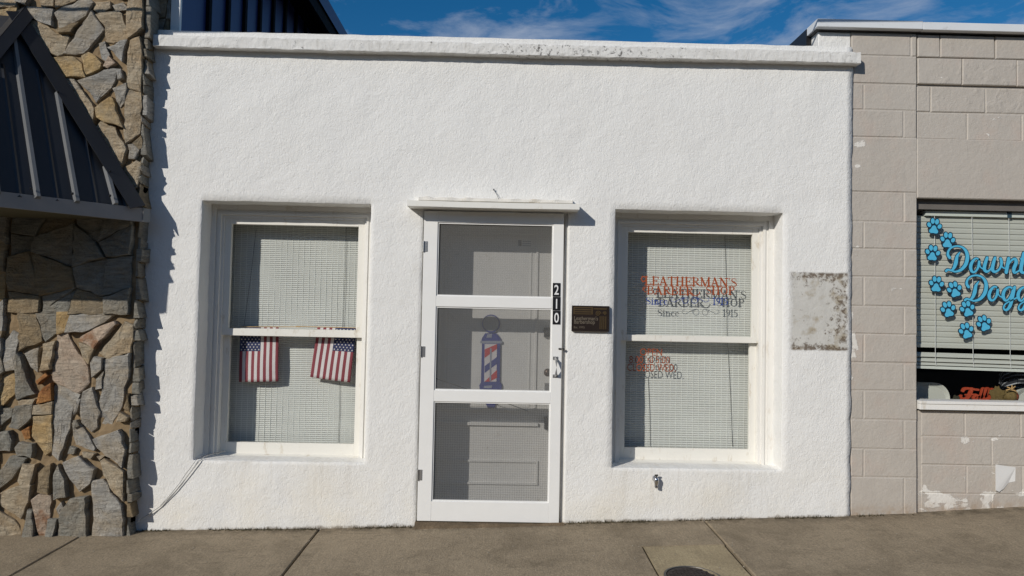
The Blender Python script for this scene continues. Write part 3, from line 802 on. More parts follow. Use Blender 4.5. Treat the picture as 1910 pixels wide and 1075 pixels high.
ser('N', 1.0, Vv(.17, 0, 1, tn), ([(.18, .98), (.78, .03)], tk), Vv(.80, 0, 1, tn), Hh(T0, .0, .26, sf), Hh(B0, .02, .32, sf), Hh(T0, .64, .95, sf))
ser("'", .26, ([(.12, .98), (.10, .72)], [.12, .04]))
ser('S', .72, ([(.60, .74), (.56, .90), (.38, .97), (.18, .92), (.11, .76), (.19, .61), (.38, .52), (.56, .42), (.63, .25), (.54, .09), (.34, .03), (.13, .10), (.09, .27)], [.05, .06, .07, .10, .13, .15, tk, .15, .13, .10, .07, .06, .05]))
ser('O', .96, ([(.46, .97), (.24, .88), (.13, .66), (.13, .34), (.24, .12), (.46, .03), (.68, .12), (.79, .34), (.79, .66), (.68, .88), (.46, .97)], [tn, .11, tk, tk, .11, tn, .11, tk, tk, .11, tn]))
ser('i', .38, Vv(.18, 0, .66, .15), Hh(.63, .02, .18, sf), Hh(B0, .02, .34, sf), ([(.18, .86), (.18, .90)], .13))
ser('n', .72, Vv(.17, 0, .66, .14), Hh(.63, .02, .17, sf), Hh(B0, .02, .33, sf), ([(.17, .50), (.30, .62), (.44, .63), (.54, .53), (.54, .03)], [sf, sf, .10, .14, .14]), Hh(B0, .40, .68, sf))
ser('c', .58, ([(.48, .54), (.36, .64), (.20, .60), (.11, .44), (.11, .24), (.20, .08), (.36, .03), (.50, .12)], [.11, tn, .10, .15, .15, .10, tn, .04]))
ser('e', .60, ([(.12, .36), (.50, .38), (.46, .56), (.32, .65), (.17, .57), (.10, .36), (.16, .14), (.32, .03), (.50, .12)], [.05, .06, .10, tn, .10, .15, .13, tn, .04]))
ser('1', .46, Vv(.23, 0, 1, .14), ([(.05, .82), (.22, .96)], sf), Hh(B0, .06, .42, sf))
ser('9', .62, ([(.48, .62), (.40, .50), (.24, .46), (.12, .58), (.11, .80), (.22, .95), (.38, .95), (.50, .80), (.50, .50), (.42, .22), (.20, .03)], [.06, .07, .08, .12, .14, .07, .07, .12, .14, .11, .05]))
ser('5', .62, Hh(.95, .16, .50, .09), ([(.17, .96), (.14, .55)], sf), ([(.14, .55), (.32, .61), (.48, .50), (.52, .30), (.43, .11), (.25, .03), (.08, .10)], [.06, .08, .12, .15, .12, .07, .05]))
ser(' ', .5)
def ser_line(name, body, x0, x1, z, h, y, m, parent, extra=(), hz=None):
    wtot = sum(SER[c][0] for c in body); k = (x1 - x0) / wtot
    mb = MB(); x = x0; layer = 0
    for c in body:
        for pts, wd in SER[c][1]:
            layer = (layer + 1) % 12
            yy = y - .0006 - .00012 * layer
            ww = [q * h for q in wd] if isinstance(wd, list) else wd * h
            mb.ribbon([(x + a * k, z + b * h) for a, b in pts], ww, yy, y, m)
        x += SER[c][0] * k
    for i, (pts, wd) in enumerate(extra):
        mb.ribbon(pts, wd, y - .0022 - .0001 * i, y, m)
    return mb.build(name, m, parent)
ys = .2135
sg = empty('window_lettering', (WX(1285, 585, ys), ys, WZ(1285, 585, ys)), 'red and blue serif shop lettering stuck on the upper pane of the right window', 'lettering')
def line_at(body, pl, pr, pbase, ptop, m, extra=()):
    xa, z = W(pl[0], pl[1], ys); xb, _ = W(pr[0], pr[1], ys); zt = WZ(pl[0], ptop, ys)
    return ser_line('text_line', body, xa, xb, z, zt - z, ys, m, sg, extra)
Q = lambda x, y: W(x, y, ys)
line_at("LEATHERMAN'S", (1202, 532), (1375, 532), 532, 516, M_red, [([Q(1203, 517), Q(1198, 516), Q(1196, 521), Q(1199, 526), Q(1203, 524)], .010), ([Q(1203, 538), Q(1200, 541), Q(1203, 545), Q(1208, 543)], .006)])
line_at("SHOP", (1316, 549), (1371, 549), 549, 534, M_red)
line_at("BARBER", (1206, 549), (1294, 549), 549, 534, M_red, [([Q(1285, 547), Q(1291, 551), Q(1299, 552), Q(1304, 549), Q(1305, 545)], .006), ([Q(1206, 536), Q(1200, 536), Q(1199, 541)], .006)])
line_at("Since", (1204, 568), (1246, 568), 568, 555, M_blue)
line_at("1915", (1329, 569), (1358, 569), 569, 555, M_blue)
fl = []
for sx in (-1, 1):
    cxp = 1287
    p = []
    for t in range(15):
        a = t / 14; ang = a * 2 * math.pi * 1.25
        r = 7 * (1 - .35 * a)
        p.append(Q(cxp + sx * (9 + r * math.cos(ang)), 561 - r * math.sin(ang)))
    fl.append((p, .0038))
    fl.append(([Q(cxp + sx * 14, 556), Q(cxp + sx * 22, 560), Q(cxp + sx * 29, 564), Q(cxp + sx * 35, 562), Q(cxp + sx * 35, 557), Q(cxp + sx * 30, 556)], .0038))
for side in (0, 2):
    mb = MB()
    for i, (p, wd) in enumerate(fl[side:side + 2]): mb.ribbon(p, wd, ys - .0007 - .0002 * i, ys, M_blue)
    mb.build('flourish', M_blue, sg)
yl_ = .2535
hs = empty('opening_hours', (WX(1213, 690, yl_), yl_, WZ(1213, 690, yl_)), 'red opening hours lettering stuck on the lower pane of the right window', 'lettering')
for body, (pl, pt, pr, pb_) in (("OPEN", (1193, 650, 1234, 663)), ("8:00 'til 5:00", (1173, 664, 1248, 677)), ("CLOSED WED.", (1169, 678, 1259, 692))):
    x, z = W(pl, pb_, yl_); x2 = WX(pr, pb_, yl_); hh = WZ(pl, pt, yl_) - z
    o = text_obj('text_line', body, hh / .69, x, z, yl_ - .0008, M_red, hs, .0006, bold=-.0002)
    bb = [v.co.x for v in o.data.vertices]; k = (x2 - x) / (max(bb) - min(bb)); mn = min(bb)
    for v in o.data.vertices: v.co.x = mn + (v.co.x - mn) * k

# ------------------------------------------------------------------ door
dx0, dx1 = W(793, 700)[0], W(1048, 700)[0]; dzt, dzb = .1448 * D + H, -.3025 * D + H
DX0 = -.1175 * D; DX1 = .0866 * D
mb = MB()
mb.box(DO[0] - .004, DX0 - .006, .012, .34, -.05, DO[3] - .01); mb.box(DX1 + .012, DO[1] + .004, .020, .34, -.05, DO[3] - .01); mb.box(DX0 - .006, DX1 + .012, .045, .34, dzt + .004, DO[3] + .004)
mb.build('door_frame', M_jamb, shop)
mb = MB()
yf, yb = -.010, .024
g0, g1 = WX(812, 620, yf), WX(1029, 620, yf)
rails = [(WZ(920, 417, yf), dzt), (WZ(920, 574, yf), WZ(920, 554, yf)), (WZ(918, 751, yf), WZ(918, 730, yf)), (dzb, WZ(915, 937, yf))]
mb.box(DX0, g0, yf, yb, dzb, dzt); mb.box(g1, DX1, yf, yb, dzb, dzt)
for (a, b) in rails: mb.box(g0, g1, yf + .0006, yb, a, b)
sd = mb.build('screen_door', M_door, shop, .0022)
for (a, b) in ((rails[1][1], rails[0][0]), (rails[2][1], rails[1][0]), (rails[3][1], rails[2][0])):
    q = MB(); q.box(g0 - .005, g1 + .005, .010, .0106, a - .005, b + .005); q.build('insect_screen', M_screen, sd)
    # screen beads
    q = MB(); t = .009
    q.box(g0, g0 + t, -.002, .0095, a, b); q.box(g1 - t, g1, -.002, .0095, a, b); q.box(g0 + t, g1 - t, -.002, .0095, a, a + t); q.box(g0 + t, g1 - t, -.002, .0095, b - t, b)
    q.build('screen_bead', M_door, sd)
for py in (460, 656, 886):
    px = {460: 797, 656: 791, 886: 783}[py]
    x, z = W(px + 1, py, yf); x = DX0 + .006
    q = MB(); q.box(x - .004, x + .022, yf - .0035, yf - .0005, z - .037, z + .037); q.tube([(x - .006, yf - .006, z - .038), (x - .006, yf - .006, z + .038)], .006, seg=8)
    for dz in (-.022, 0, .022): q.lathe([(.003, -.0048), (.003, -.0034)], (x + .012, yf, z + dz), 'y', seg=8)
    q.build('hinge', M_steel, sd)
q = MB(); hx, hzt = W(1036, 668, yf); hzb = WZ(1036, 702, yf)
q.box(hx - .018, hx + .018, yf - .004, yf - .0005, hzt - .012, hzt + .010); q.box(hx - .018, hx + .018, yf - .004, yf - .0005, hzb - .010, hzb + .012)
q.tube([(hx, yf - .004, hzt), (hx + .004, yf - .030, hzt - .014), (hx + .006, yf - .042, (hzt + hzb) / 2), (hx + .004, yf - .030, hzb + .014), (hx, yf - .004, hzb)], [.007, .010, .012, .010, .007], seg=10)
q.build('handle', M_steel, sd, smooth=False)
q = MB(); lx, lz = W(1047, 651, yf); q.box(lx - .02, lx - .004, yf - .004, yf, lz - .006, lz + .006); q.tube([(lx - .012, yf - .006, lz), (lx + .014, yf - .012, lz + .004), (lx + .016, yf - .012, lz - .014)], .0035, seg=6); q.lathe([(.007, -.016), (.009, -.006), (.006, .01)], (lx + .016, yf, lz - .002), 'y', seg=10)
q.build('hook_latch', M_dkmetal, sd)
# inner door
yd = .268
ix0, ix1 = WX(822, 640, yd) - .03, DX1 + .0
mb = MB(); mb.box(DX0 + .0, DX1 + .012, yd, yd + .045, -.02, dzt + .003)
px = lambda x, y: W(x, y, yd)
mx0, mx1 = px(829, 600)[0], px(1002, 600)[0]; mzt, mzb = px(915, 433)[1], px(915, 766)[1]
def rim(x0, x1, z0, z1, w_, p, mat):
    mb.box(x0, x0 + w_, yd - p, yd - .0002, z0, z1, mat); mb.box(x1 - w_, x1, yd - p, yd - .0002, z0, z1, mat)
    mb.box(x0 + w_, x1 - w_, yd - p + .0005, yd - .0002, z0, z0 + w_, mat); mb.box(x0 + w_, x1 - w_, yd - p + .0005, yd - .0002, z1 - w_, z1, mat)
rim(mx0, mx1, mzb, mzt, .016, .010, M_inner); rim(mx0 + .03, mx1 - .05, mzb + .03, mzt - .03, .008, .005, M_inner)
rim(px(815, 870)[0], px(1003, 870)[0], px(915, 903)[1], px(915, 858)[1], .014, .012, M_inner)
z_ = px(915, 790)[1]; mb.box(px(815, 790)[0], px(1003, 790)[0], yd - .022, yd - .0002, z_ - .012, z_ + .010, M_inner)
z_ = px(915, 905)[1]
idr = mb.build('inner_door', M_inner, shop, 0)
q = MB(); kx, kz = W(1021, 694, yd); q.lathe([(.022, -.0005), (.026, -.008), (.012, -.018), (.012, -.035), (.027, -.045), (.030, -.058), (.022, -.070), (.004, -.074)], (kx, yd, kz), 'y', seg=20); q.build('knob', M_brown, idr, smooth=True)
q = MB(); kx, kz = W(1020, 620, yd); q.box(kx - .022, kx + .03, yd - .03, yd - .0005, kz - .035, kz + .035); q.lathe([(.016, -.03), (.016, -.045), (.004, -.047)], (kx + .002, yd, kz - .004), 'y', seg=14); q.build('deadbolt', M_dkmetal, idr)
q = MB(); kx, kz = W(1021, 722, yd); q.box(kx - .022, kx + .022, yd - .012, yd - .0005, kz - .05, kz + .03); q.build('strike_plate', M_steel, idr, .002)
q = MB(); kx, kz = W(1020, 782, yd); q.box(kx - .02, kx + .02, yd - .05, yd - .0005, kz - .07, kz + .02); q.box(kx - .012, kx + .02, yd - .06, yd - .0505, kz - .06, kz - .02); q.build('lock_box', M_blk, idr)
q = MB(); kx, kz = W(978, 454, yd); q.box(kx - .045, kx - .022, yd - .0016, yd - .0004, kz - .022, kz + .022, M_dkmetal)
for i in range(3): q.box(kx - .016, kx + .05, yd - .0016, yd - .0004, kz + .010 - .016 * i, kz + .018 - .016 * i, M_steel)
q.build('sticker', M_dkmetal, idr)
q = MB(); kx, kz = W(923, 573, yd); q.box(kx - .1, kx + .1, yd - .012, yd - .0005, kz - .004, kz + .03); q.build('mail_slot', M_brown, idr, .001)
# threshold
mb = MB(); n = 24; vs = []; fs = []
for i in range(n + 1):
    x = DO[0] + .0 + (DO[1] - DO[0]) * i / n; wb = .004 * N(x * 9, 1, 1)
    vs += [(x, .34, dzb - .004), (x, -.012 + wb, dzb - .006 + wb * .4), (x, -.045 + wb * 2, gz(x) + .016 + wb), (x, -.075 + wb * 2, gz(x) - .02), (x, .34, -.1)]
for i in range(n):
    for j in range(5): a, b = i * 5 + j, i * 5 + (j + 1) % 5; fs.append((a, a + 5, b + 5, b))
mb.add(vs, fs + [[0, 1, 2, 3, 4], [n * 5 + j for j in (4, 3, 2, 1, 0)]]); mb.build('threshold', concrete('threshold_concrete', (.11, .075, .045), (.19, .14, .09), (.05, .035, .022)), shop)
# hood over the door
yh = -.147
hx0, hzb_ = W(759, 387, yh); hx1, _ = W(1081, 387, yh); hzb_ = WZ(920, 387.5, yh); hzt_ = WZ(920, 377, yh)
mb = MB(); n = 30; vs = []; fs = []
for i in range(n + 1):
    x = hx0 + (hx1 - hx0) * i / n; s_ = .002 * N(x * 5, 1, 1) - .004 * math.sin(i / n * math.pi)
    vs += [(x, .02, hzb_ + .002 + s_), (x, yh, hzb_ + s_), (x, yh - .001, hzt_ + s_), (x, .02, hzt_ + .022 + s_)]
for i in range(n):
    for j in range(4): a, b = i * 4 + j, i * 4 + (j + 1) % 4; fs.append((a, a + 4, b + 4, b))
mb.add(vs, fs + [[0, 1, 2, 3], [n * 4 + 3, n * 4 + 2, n * 4 + 1, n * 4]]); hood = mb.build('door_hood', M_jamb, shop)
hood.data.materials[0] = old_white('hood_paint', (.80, .785, .74), .4)
mb = MB(); c0, c1 = WX(781, 372, -.03), WX(1068, 374, -.03); zc = WZ(920, 373, -.02); n = 70; vs = []; fs = []
for i in range(n + 1):
    x = c0 + (c1 - c0) * i / n; t = .012 + .016 * abs(N(x * 6, 2, 2)) + .008 * N(x * 17, 4, 1)
    vs += [(x, .01, zc - .03), (x, -.045 + .012 * N(x * 11, 1, 6), zc - .016), (x, -.03 + .014 * N(x * 13, 1, 9), zc + t * .5), (x, .01, zc + t)]
for i in range(n):
    for j in range(4): a, b = i * 4 + j, i * 4 + (j + 1) % 4; fs.append((a, a + 4, b + 4, b))
mb.add(vs, fs + [[0, 1, 2, 3], [n * 4 + 3, n * 4 + 2, n * 4 + 1, n * 4]]); mb.build('caulk_bead', M_caulk, hood)

# bent nail and wire over the hood
mb = MB(); a = W(931, 374, -.03); b = W(921, 354, -.012)
mb.tube([(a[0], -.03, a[1]), ((a[0] + b[0]) / 2 + .004, -.022, (a[1] + b[1]) / 2), (b[0], -.012, b[1])], .0018, seg=6); mb.lathe([(.006, -.016), (.006, -.012), (.003, -.011), (.003, .01)], (b[0], 0, b[1]), 'y', seg=8)
tag(recentre(mb.build('nail', M_wired), (a[0], -.03, a[1])), 'thin bent nail with wire sticking out of the white wall above the door hood', 'nail')

# barber pole cut-out on the inner door
yp = yd - .016
bp = empty('barber_pole_sign', (WX(915, 760, yp), yp, WZ(915, 760, yp)), 'flat barber pole cut-out with clear globe on the inner door behind the insect screen', 'sign')
PZ = lambda x, y: W(x, y, yp)
def bpoly(name, pts, m, y0=yp, th=.006):
    q = MB(); q.prism([PZ(*p) for p in pts], y0, y0 + th); return q.build(name, m, bp)
def circ(cx, cy, r, n=28, ry=None): return [(cx + r * math.cos(2 * math.pi * i / n), cy + (ry or r) * math.sin(2 * math.pi * i / n)) for i in range(n)]
bpoly('globe', circ(916, 604, 17), M_pblue); bpoly('globe_face', circ(915.5, 603.5, 14.6), M_pglobe, yp - .002, .0018)
bpoly('cap', [(905, 622), (926, 622), (933, 631), (934, 639), (897, 639), (899, 631)], M_pblue, yp - .0003)
bpoly('cap_highlight', [(909, 624), (918, 623), (917, 630), (907, 630)], M_plight, yp - .002, .0015)
bpoly('collar', [(896, 636), (936, 636), (937, 641), (896, 641)], M_plight, yp - .0009)
bpoly('case', [(899, 640), (933, 640), (932, 716), (897, 716)], M_pblue, yp + .0003)
q = MB()
L0, L1, zt_, zb_ = 904, 927, 642, 712
q.prism([PZ(L0, zt_), PZ(L1, zt_), PZ(L1 - 1, zb_), PZ(L0 - 1, zb_)], yp - .0012, yp - .0002, M_flagw)
def stripe(yl0, yl1, m):
    sl = 17
    pts = [(L0, yl0), (L0, yl1), (L1, yl1 - sl), (L1, yl0 - sl)]
    pts = [(x, min(max(y, zt_), zb_)) for x, y in pts]
    q.prism([PZ(*p) for p in pts], yp - .0024, yp - .0013, m)
M_pred = paint('pole_red_print', (.55, .018, .025), .5, .05, None, 0)
stripe(652, 668, M_pred); stripe(683, 696, M_pblue); q.prism([PZ(L0, 712), PZ(L0 + 10, 712), PZ(L1, 705), PZ(L1, 690)], yp - .0024, yp - .0013, M_pred)
q.prism([PZ(914, 650), PZ(917, 650), PZ(916, 711), PZ(913, 711)], yp - .0036, yp - .0025, M_plight)
q.build('stripes', M_flagw, bp)
bpoly('base', [(897, 714), (934, 714), (936, 719), (935, 728), (931, 736), (929, 748), (924, 755), (922, 762), (910, 762), (907, 755), (901, 748), (900, 736), (895, 728), (894, 719)], M_pblue, yp - .0005)
bpoly('base_highlight', [(903, 720), (918, 719), (917, 724), (902, 724)], M_plight, yp - .002, .0014)

# cord slung behind the screen
mb = MB(); a = W(806, 704, .08); b = W(985, 767, .08)
mb.tube([(a[0], .08, a[1]), ((a[0] + b[0]) / 2, .08, (a[1] + b[1]) / 2 + .004), (b[0], .08, b[1])], .0026, seg=6)
tag(recentre(mb.build('cord', M_cord), (b[0], .08, b[1])), 'thin dark cord slung slantwise behind the middle panel of the screen door', 'cord')

# house number
hn = empty('house_number', (WX(1038, 604, yf), yf, WZ(1038, 605, yf)), 'black vertical plate with white number 210 on the screen door', 'house number')
for i, ch in enumerate('210'):
    za, zb2 = 528 + i * 26, 553.5 + i * 26
    x0, z1 = W(1031, za, yf); x1, z0 = W(1045, zb2, yf)
    q = MB(); q.box(x0, x1, yf - .004, yf - .0004, z0, z1); q.build('plate', M_blk, hn, .0008)
    o = text_obj('digit', ch, .098, (x0 + x1) / 2, z0 + .014, yf - .0052, M_whitep, hn, .001, 'CENTER', .72, .0012)

# plaque
ypl = -.022
px0, pz1 = W(1067, 570, ypl); px1, pz0 = W(1136, 619, ypl)
pq = empty('plaque', ((px0 + px1) / 2, ypl, pz0), 'small dark bronze plaque with a column relief on the white wall right of the door', 'plaque')
q = MB(); q.box(px0, px1, ypl, .004, pz0, pz1); q.build('back_plate', M_plq, pq, .002)
q = MB(); f_ = .004
q.box(px0, px1, ypl - .003, ypl - .0002, pz1 - f_, pz1); q.box(px0, px1, ypl - .003, ypl - .0002, pz0, pz0 + f_); q.box(px0, px0 + f_, ypl - .003, ypl - .0002, pz0 + f_, pz1 - f_); q.box(px1 - f_, px1, ypl - .003, ypl - .0002, pz0 + f_, pz1 - f_); q.build('border', M_plq, pq)
pw, ph = px1 - px0, pz1 - pz0
q = MB(); q.box(px0 + .04 * pw, px0 + .56 * pw, ypl - .002, ypl - .0002, pz0 + .66 * ph, pz0 + .95 * ph)
for i in range(3): q.box(px0 + .07 * pw, px0 + .52 * pw, ypl - .003, ypl - .0021, pz0 + (.70 + .085 * i) * ph, pz0 + (.735 + .085 * i) * ph, M_plq)
q.build('banner_relief', M_plq2, pq)
q = MB()
q.box(px0 + .58 * pw, px0 + .93 * pw, ypl - .004, ypl - .0002, pz0 + .86 * ph, pz0 + .91 * ph)
sp = [(px0 + .70 * pw + .075 * pw * (1 - t / 20) * math.cos(t * .62), pz0 + .70 * ph + .075 * pw * (1 - t / 20) * math.sin(t * .62)) for t in range(19)]
q.ribbon(sp, .006, ypl - .0045, ypl - .0003)
sp = [(px0 + .88 * pw + .05 * pw * (1 - t / 20) * math.cos(math.pi - t * .62), pz0 + .72 * ph + .05 * pw * (1 - t / 20) * math.sin(math.pi - t * .62)) for t in range(19)]
q.ribbon(sp, .005, ypl - .0049, ypl - .0003)
for i in range(4): q.box(px0 + (.745 + .05 * i) * pw, px0 + (.770 + .05 * i) * pw, ypl - .003, ypl - .0003, pz0 + .09 * ph, pz0 + .60 * ph)
q.build('column_relief', M_plq2, pq)
text_obj('text_line', "Leatherman's", .040, px0 + .055 * pw, pz0 + .43 * ph, ypl - .0016, M_plq3, pq, .0008, sx=.80)
text_obj('text_line', "Barbershop", .040, px0 + .055 * pw, pz0 + .29 * ph, ypl - .0016, M_plq3, pq, .0008, sx=.80)
text_obj('text_line', "Est. 1915", .021, px0 + .055 * pw, pz0 + .11 * ph, ypl - .0016, M_plq3, pq, .0006)

# spigot
sx_, sz_ = W(1224, 897, -.04)
tp = empty('water_spigot', (sx_, 0, sz_), 'small chrome water spigot on the white wall under the right window', 'spigot')
q = MB(); q.lathe([(.022, .004), (.022, -.004), (.011, -.008), (.011, -.035)], (sx_, 0, sz_ + .008), 'y', seg=16); q.lathe([(.012, -.038), (.014, -.02), (.018, -.006), (.018, .010), (.013, .020), (.008, .026)], (sx_, -.042, sz_), 'z', seg=18); q.build('body', M_chrome, tp, smooth=True)
q = MB(); q.lathe([(.0125, -.044), (.0125, -.034)], (sx_, -.044, sz_ - .004), 'z', seg=16); q.lathe([(.0095, -.0455), (.0095, -.0441)], (sx_, -.044, sz_ - .004), 'z', m=M_blk, seg=14); q.build('spout', M_chrome, tp)
q = MB(); q.lathe([(.005, .024), (.005, .034)], (sx_, -.042, sz_), 'z', seg=10); q.box(sx_ - .012, sx_ + .012, -.046, -.038, sz_ + .034, sz_ + .044); q.build('stop_handle', M_dkmetal, tp, .001)

# wires out of the left window corner
for (pts, r, m, lab) in (
    ([(420, 842, .12), (398, 847, .06), (382, 852, .008), (371, 861, -.012), (350, 888, -.014), (326, 918, -.014), (300, 944, -.016), (276, 960, -.02), (262, 970, -.03), (252, 976, -.06)], .0029, M_wire, 'thick pale wire hanging from the corner of the left window down the white wall'),
    ([(412, 843, .12), (392, 847, .06), (376, 852, .008), (366, 858, -.010), (356, 872, -.012), (344, 888, -.012), (337, 899, -.013), (318, 923, -.013), (296, 947, -.015), (272, 963, -.03)], .0016, M_wired, 'thin dark wire running beside the thicker pale wire below the left window')):
    P = []
    for x, y, d_ in pts: a = W(x, y, d_); P.append((a[0], d_ , a[1]))
    q = MB(); q.tube(P, r, seg=7)
    tag(recentre(q.build('wire', m, smooth=True), P[-1]), lab, 'wire', 'wires below the left window')

# ------------------------------------------------------------------ stone building
YS = -.085                                          # mortar face
CXS = WX(262, 250, -.125)                           # corner of the stone front
stb = empty('stone_building', (-4.5, 0, gz(-4.5)), 'building clad in grey and tan flagstone with navy metal siding and a dark metal awning', 'building')
mb = MB(); mb.box(-8, CXS - .004, YS, .314, -.3, 5.3, M_mortar); mb.box(CXS - .004, CXS + .004, YS + .02, .312, -.3, 5.3, M_mortar)
mb.build('mortar_wall', M_mortar, stb)
stones = MB()
def stone(poly, m, y0=YS, rise=None, axis='y', xbase=0, tilt=None):
    """irregular flagstone: outline in (x, z), rough face a few cm proud of the mortar"""
    n0 = len(poly)
    if axis == 'y':
        mx_, mz_ = sum(p[0] for p in poly) / n0, sum(p[1] for p in poly) / n0
        poly = [(mx_ + (p[0] - mx_) * 1.065, mz_ + (p[1] - mz_) * 1.065) for p in poly]
    a = sum(poly[i][0] * poly[(i + 1) % n0][1] - poly[(i + 1) % n0][0] * poly[i][1] for i in range(n0))
    if a < 0: poly = poly[::-1]
    pts = []
    for i in range(n0):
        p, q = Vector(poly[i]), Vector(poly[(i + 1) % n0]); L = (q - p).length; k = max(1, int(L / .045))
        for t in range(k):
            s_ = p.lerp(q, t / k); j = .0075 if t else .006
            pts.append(s_ + Vector((rnd.uniform(-j, j), rnd.uniform(-j, j))))
    c = sum(pts, Vector((0, 0))) / len(pts); n = len(pts)
    rise = rise or rnd.uniform(.026, .056)
    tx, tz = tilt or (rnd.uniform(-.11, .11), rnd.uniform(-.11, .11)); sd_ = rnd.uniform(0, 90)
    def fy(p, ed):
        if axis == 'x': return max(.004, rise * ed + tx * (p.x - c.x) + tz * (p.y - c.y) + .004 * N(p.x * 12, p.y * 12, sd_))
        return max(.006, rise * ed + tx * (p.x - c.x) + tz * (p.y - c.y) + .009 * N(p.x * 7, p.y * 7, sd_) + .006 * N(p.x * 19, p.y * 19, sd_) + .004 * N(p.x * 45, p.y * 45, sd_))
    rings = [(1.0, None), (1.0, .82), (.965, 1.0), (.78, 1.03), (.6, 1.04), (.4, 1.05), (.2, 1.05)]
    vs = []; fs = []
    for sc, ed in rings:
        for p in pts:
            q = c + (p - c) * sc; h = 0 if ed is None else fy(q, ed)
            vs.append((q.x, y0 - h, q.y) if axis == 'y' else (xbase + h, q.x, q.y))
    for r_ in range(len(rings) - 1):
        for i in range(n):
            a, b = r_ * n + i, r_ * n + (i + 1) % n
            fs.append((a, b, b + n, a + n))
    h = fy(c, 1.05); vs.append((c.x, y0 - h, c.y) if axis == 'y' else (xbase + h, c.x, c.y))
    k = len(vs) - 1
    for i in range(n): fs.append(((len(rings) - 1) * n + i, (len(rings) - 1) * n + (i + 1) % n, k))
    stones.add(vs, fs, m)
def tr(z, ox, oy, items):
    for code, pts in items: stone([W(ox + x / z, oy + y / z, -.122) for x, y in pts], ST[code])
tr(5.373, 0, 0, [
 ('g', [(210, 85), (350, 70), (530, 95), (515, 250), (400, 220), (300, 160)]),
 ('t', [(265, 185), (330, 200), (460, 250), (540, 330), (650, 335), (670, 370), (620, 530), (575, 558), (480, 520), (430, 480), (340, 340)]),
 ('g', [(590, 280), (580, 200), (550, 130), (640, 60), (790, 20), (900, 0), (925, 40), (860, 160), (760, 215), (660, 260)]),
 ('g', [(630, 535), (925, 115), (1035, 300), (980, 360), (830, 530)]),
 ('t', [(965, 145), (1180, 125), (1220, 160), (1285, 350), (1270, 380), (1130, 430), (1050, 400), (1045, 340), (1060, 270)]),
 ('g', [(975, 430), (1040, 420), (1095, 540), (1040, 605), (1000, 590)]),
 ('g', [(1095, 480), (1280, 405), (1230, 625)]),
 ('o', [(520, 590), (600, 575), (740, 570), (815, 640), (850, 770), (630, 775), (590, 690)]),
 ('o', [(825, 560), (900, 530), (960, 570), (1025, 640), (1000, 690), (870, 750), (845, 700)]),
 ('p', [(1035, 670), (1100, 570), (1160, 640), (1080, 685)]),
 ('g', [(790, 810), (900, 770), (1040, 710), (1190, 690), (1160, 750), (1110, 880), (950, 1010), (900, 930)]),
 ('g', [(640, 790), (740, 800), (815, 900), (705, 888)]),
 ('t', [(705, 900), (820, 912), (951, 1085), (935, 1257), (800, 1060)]),
 ('g', [(1130, 880), (1265, 830), (1250, 1010), (1200, 1065), (1160, 1000)]),
 ('t', [(1290, -60), (1440, -60), (1430, 290), (1310, 395), (1285, 330)]),
 ('t', [(1310, 410), (1415, 395), (1420, 600), (1410, 900), (1275, 860), (1285, 600)]),
 ('g', [(100, -30), (290, -30), (290, 5), (260, 45), (120, 20)]),
 ('t', [(380, -40), (540, -30), (530, 60), (420, 65)]),
 ('t', [(560, 10), (600, -40), (720, -30), (760, 10), (640, 52), (560, 85)]),
 ('t', [(945, 15), (1090, 20), (1110, 80), (1000, 138), (935, 90)]),
 ('g', [(1120, 40), (1230, 25), (1275, 90), (1150, 105)]),
 ('b', [(570, 300), (800, 228), (720, 335), (600, 332)]),
 ('g', [(1175, 700), (1215, 700), (1235, 790), (1190, 795)])])
tr(1, 0, 0, [('t', [(235.5, 167), (261, 174), (262, 185), (259, 246), (234, 267), (230, 250)])])
tr(4.885, 100, 180, [
 ('o', [(400, 200), (395, 115), (500, 5), (525, 10), (635, 285), (480, 236)]),
 ('t', [(380, 290), (430, 238), (560, 290), (660, 480), (652, 530), (605, 640)]),
 ('g', [(680, 437), (718, 432), (770, 492), (738, 568), (685, 560)]),
 ('t', [(635, 650), (740, 585), (795, 605), (755, 820), (730, 825), (640, 740)]),
 ('b', [(722, 418), (800, 365), (812, 400), (795, 470), (778, 480)])])
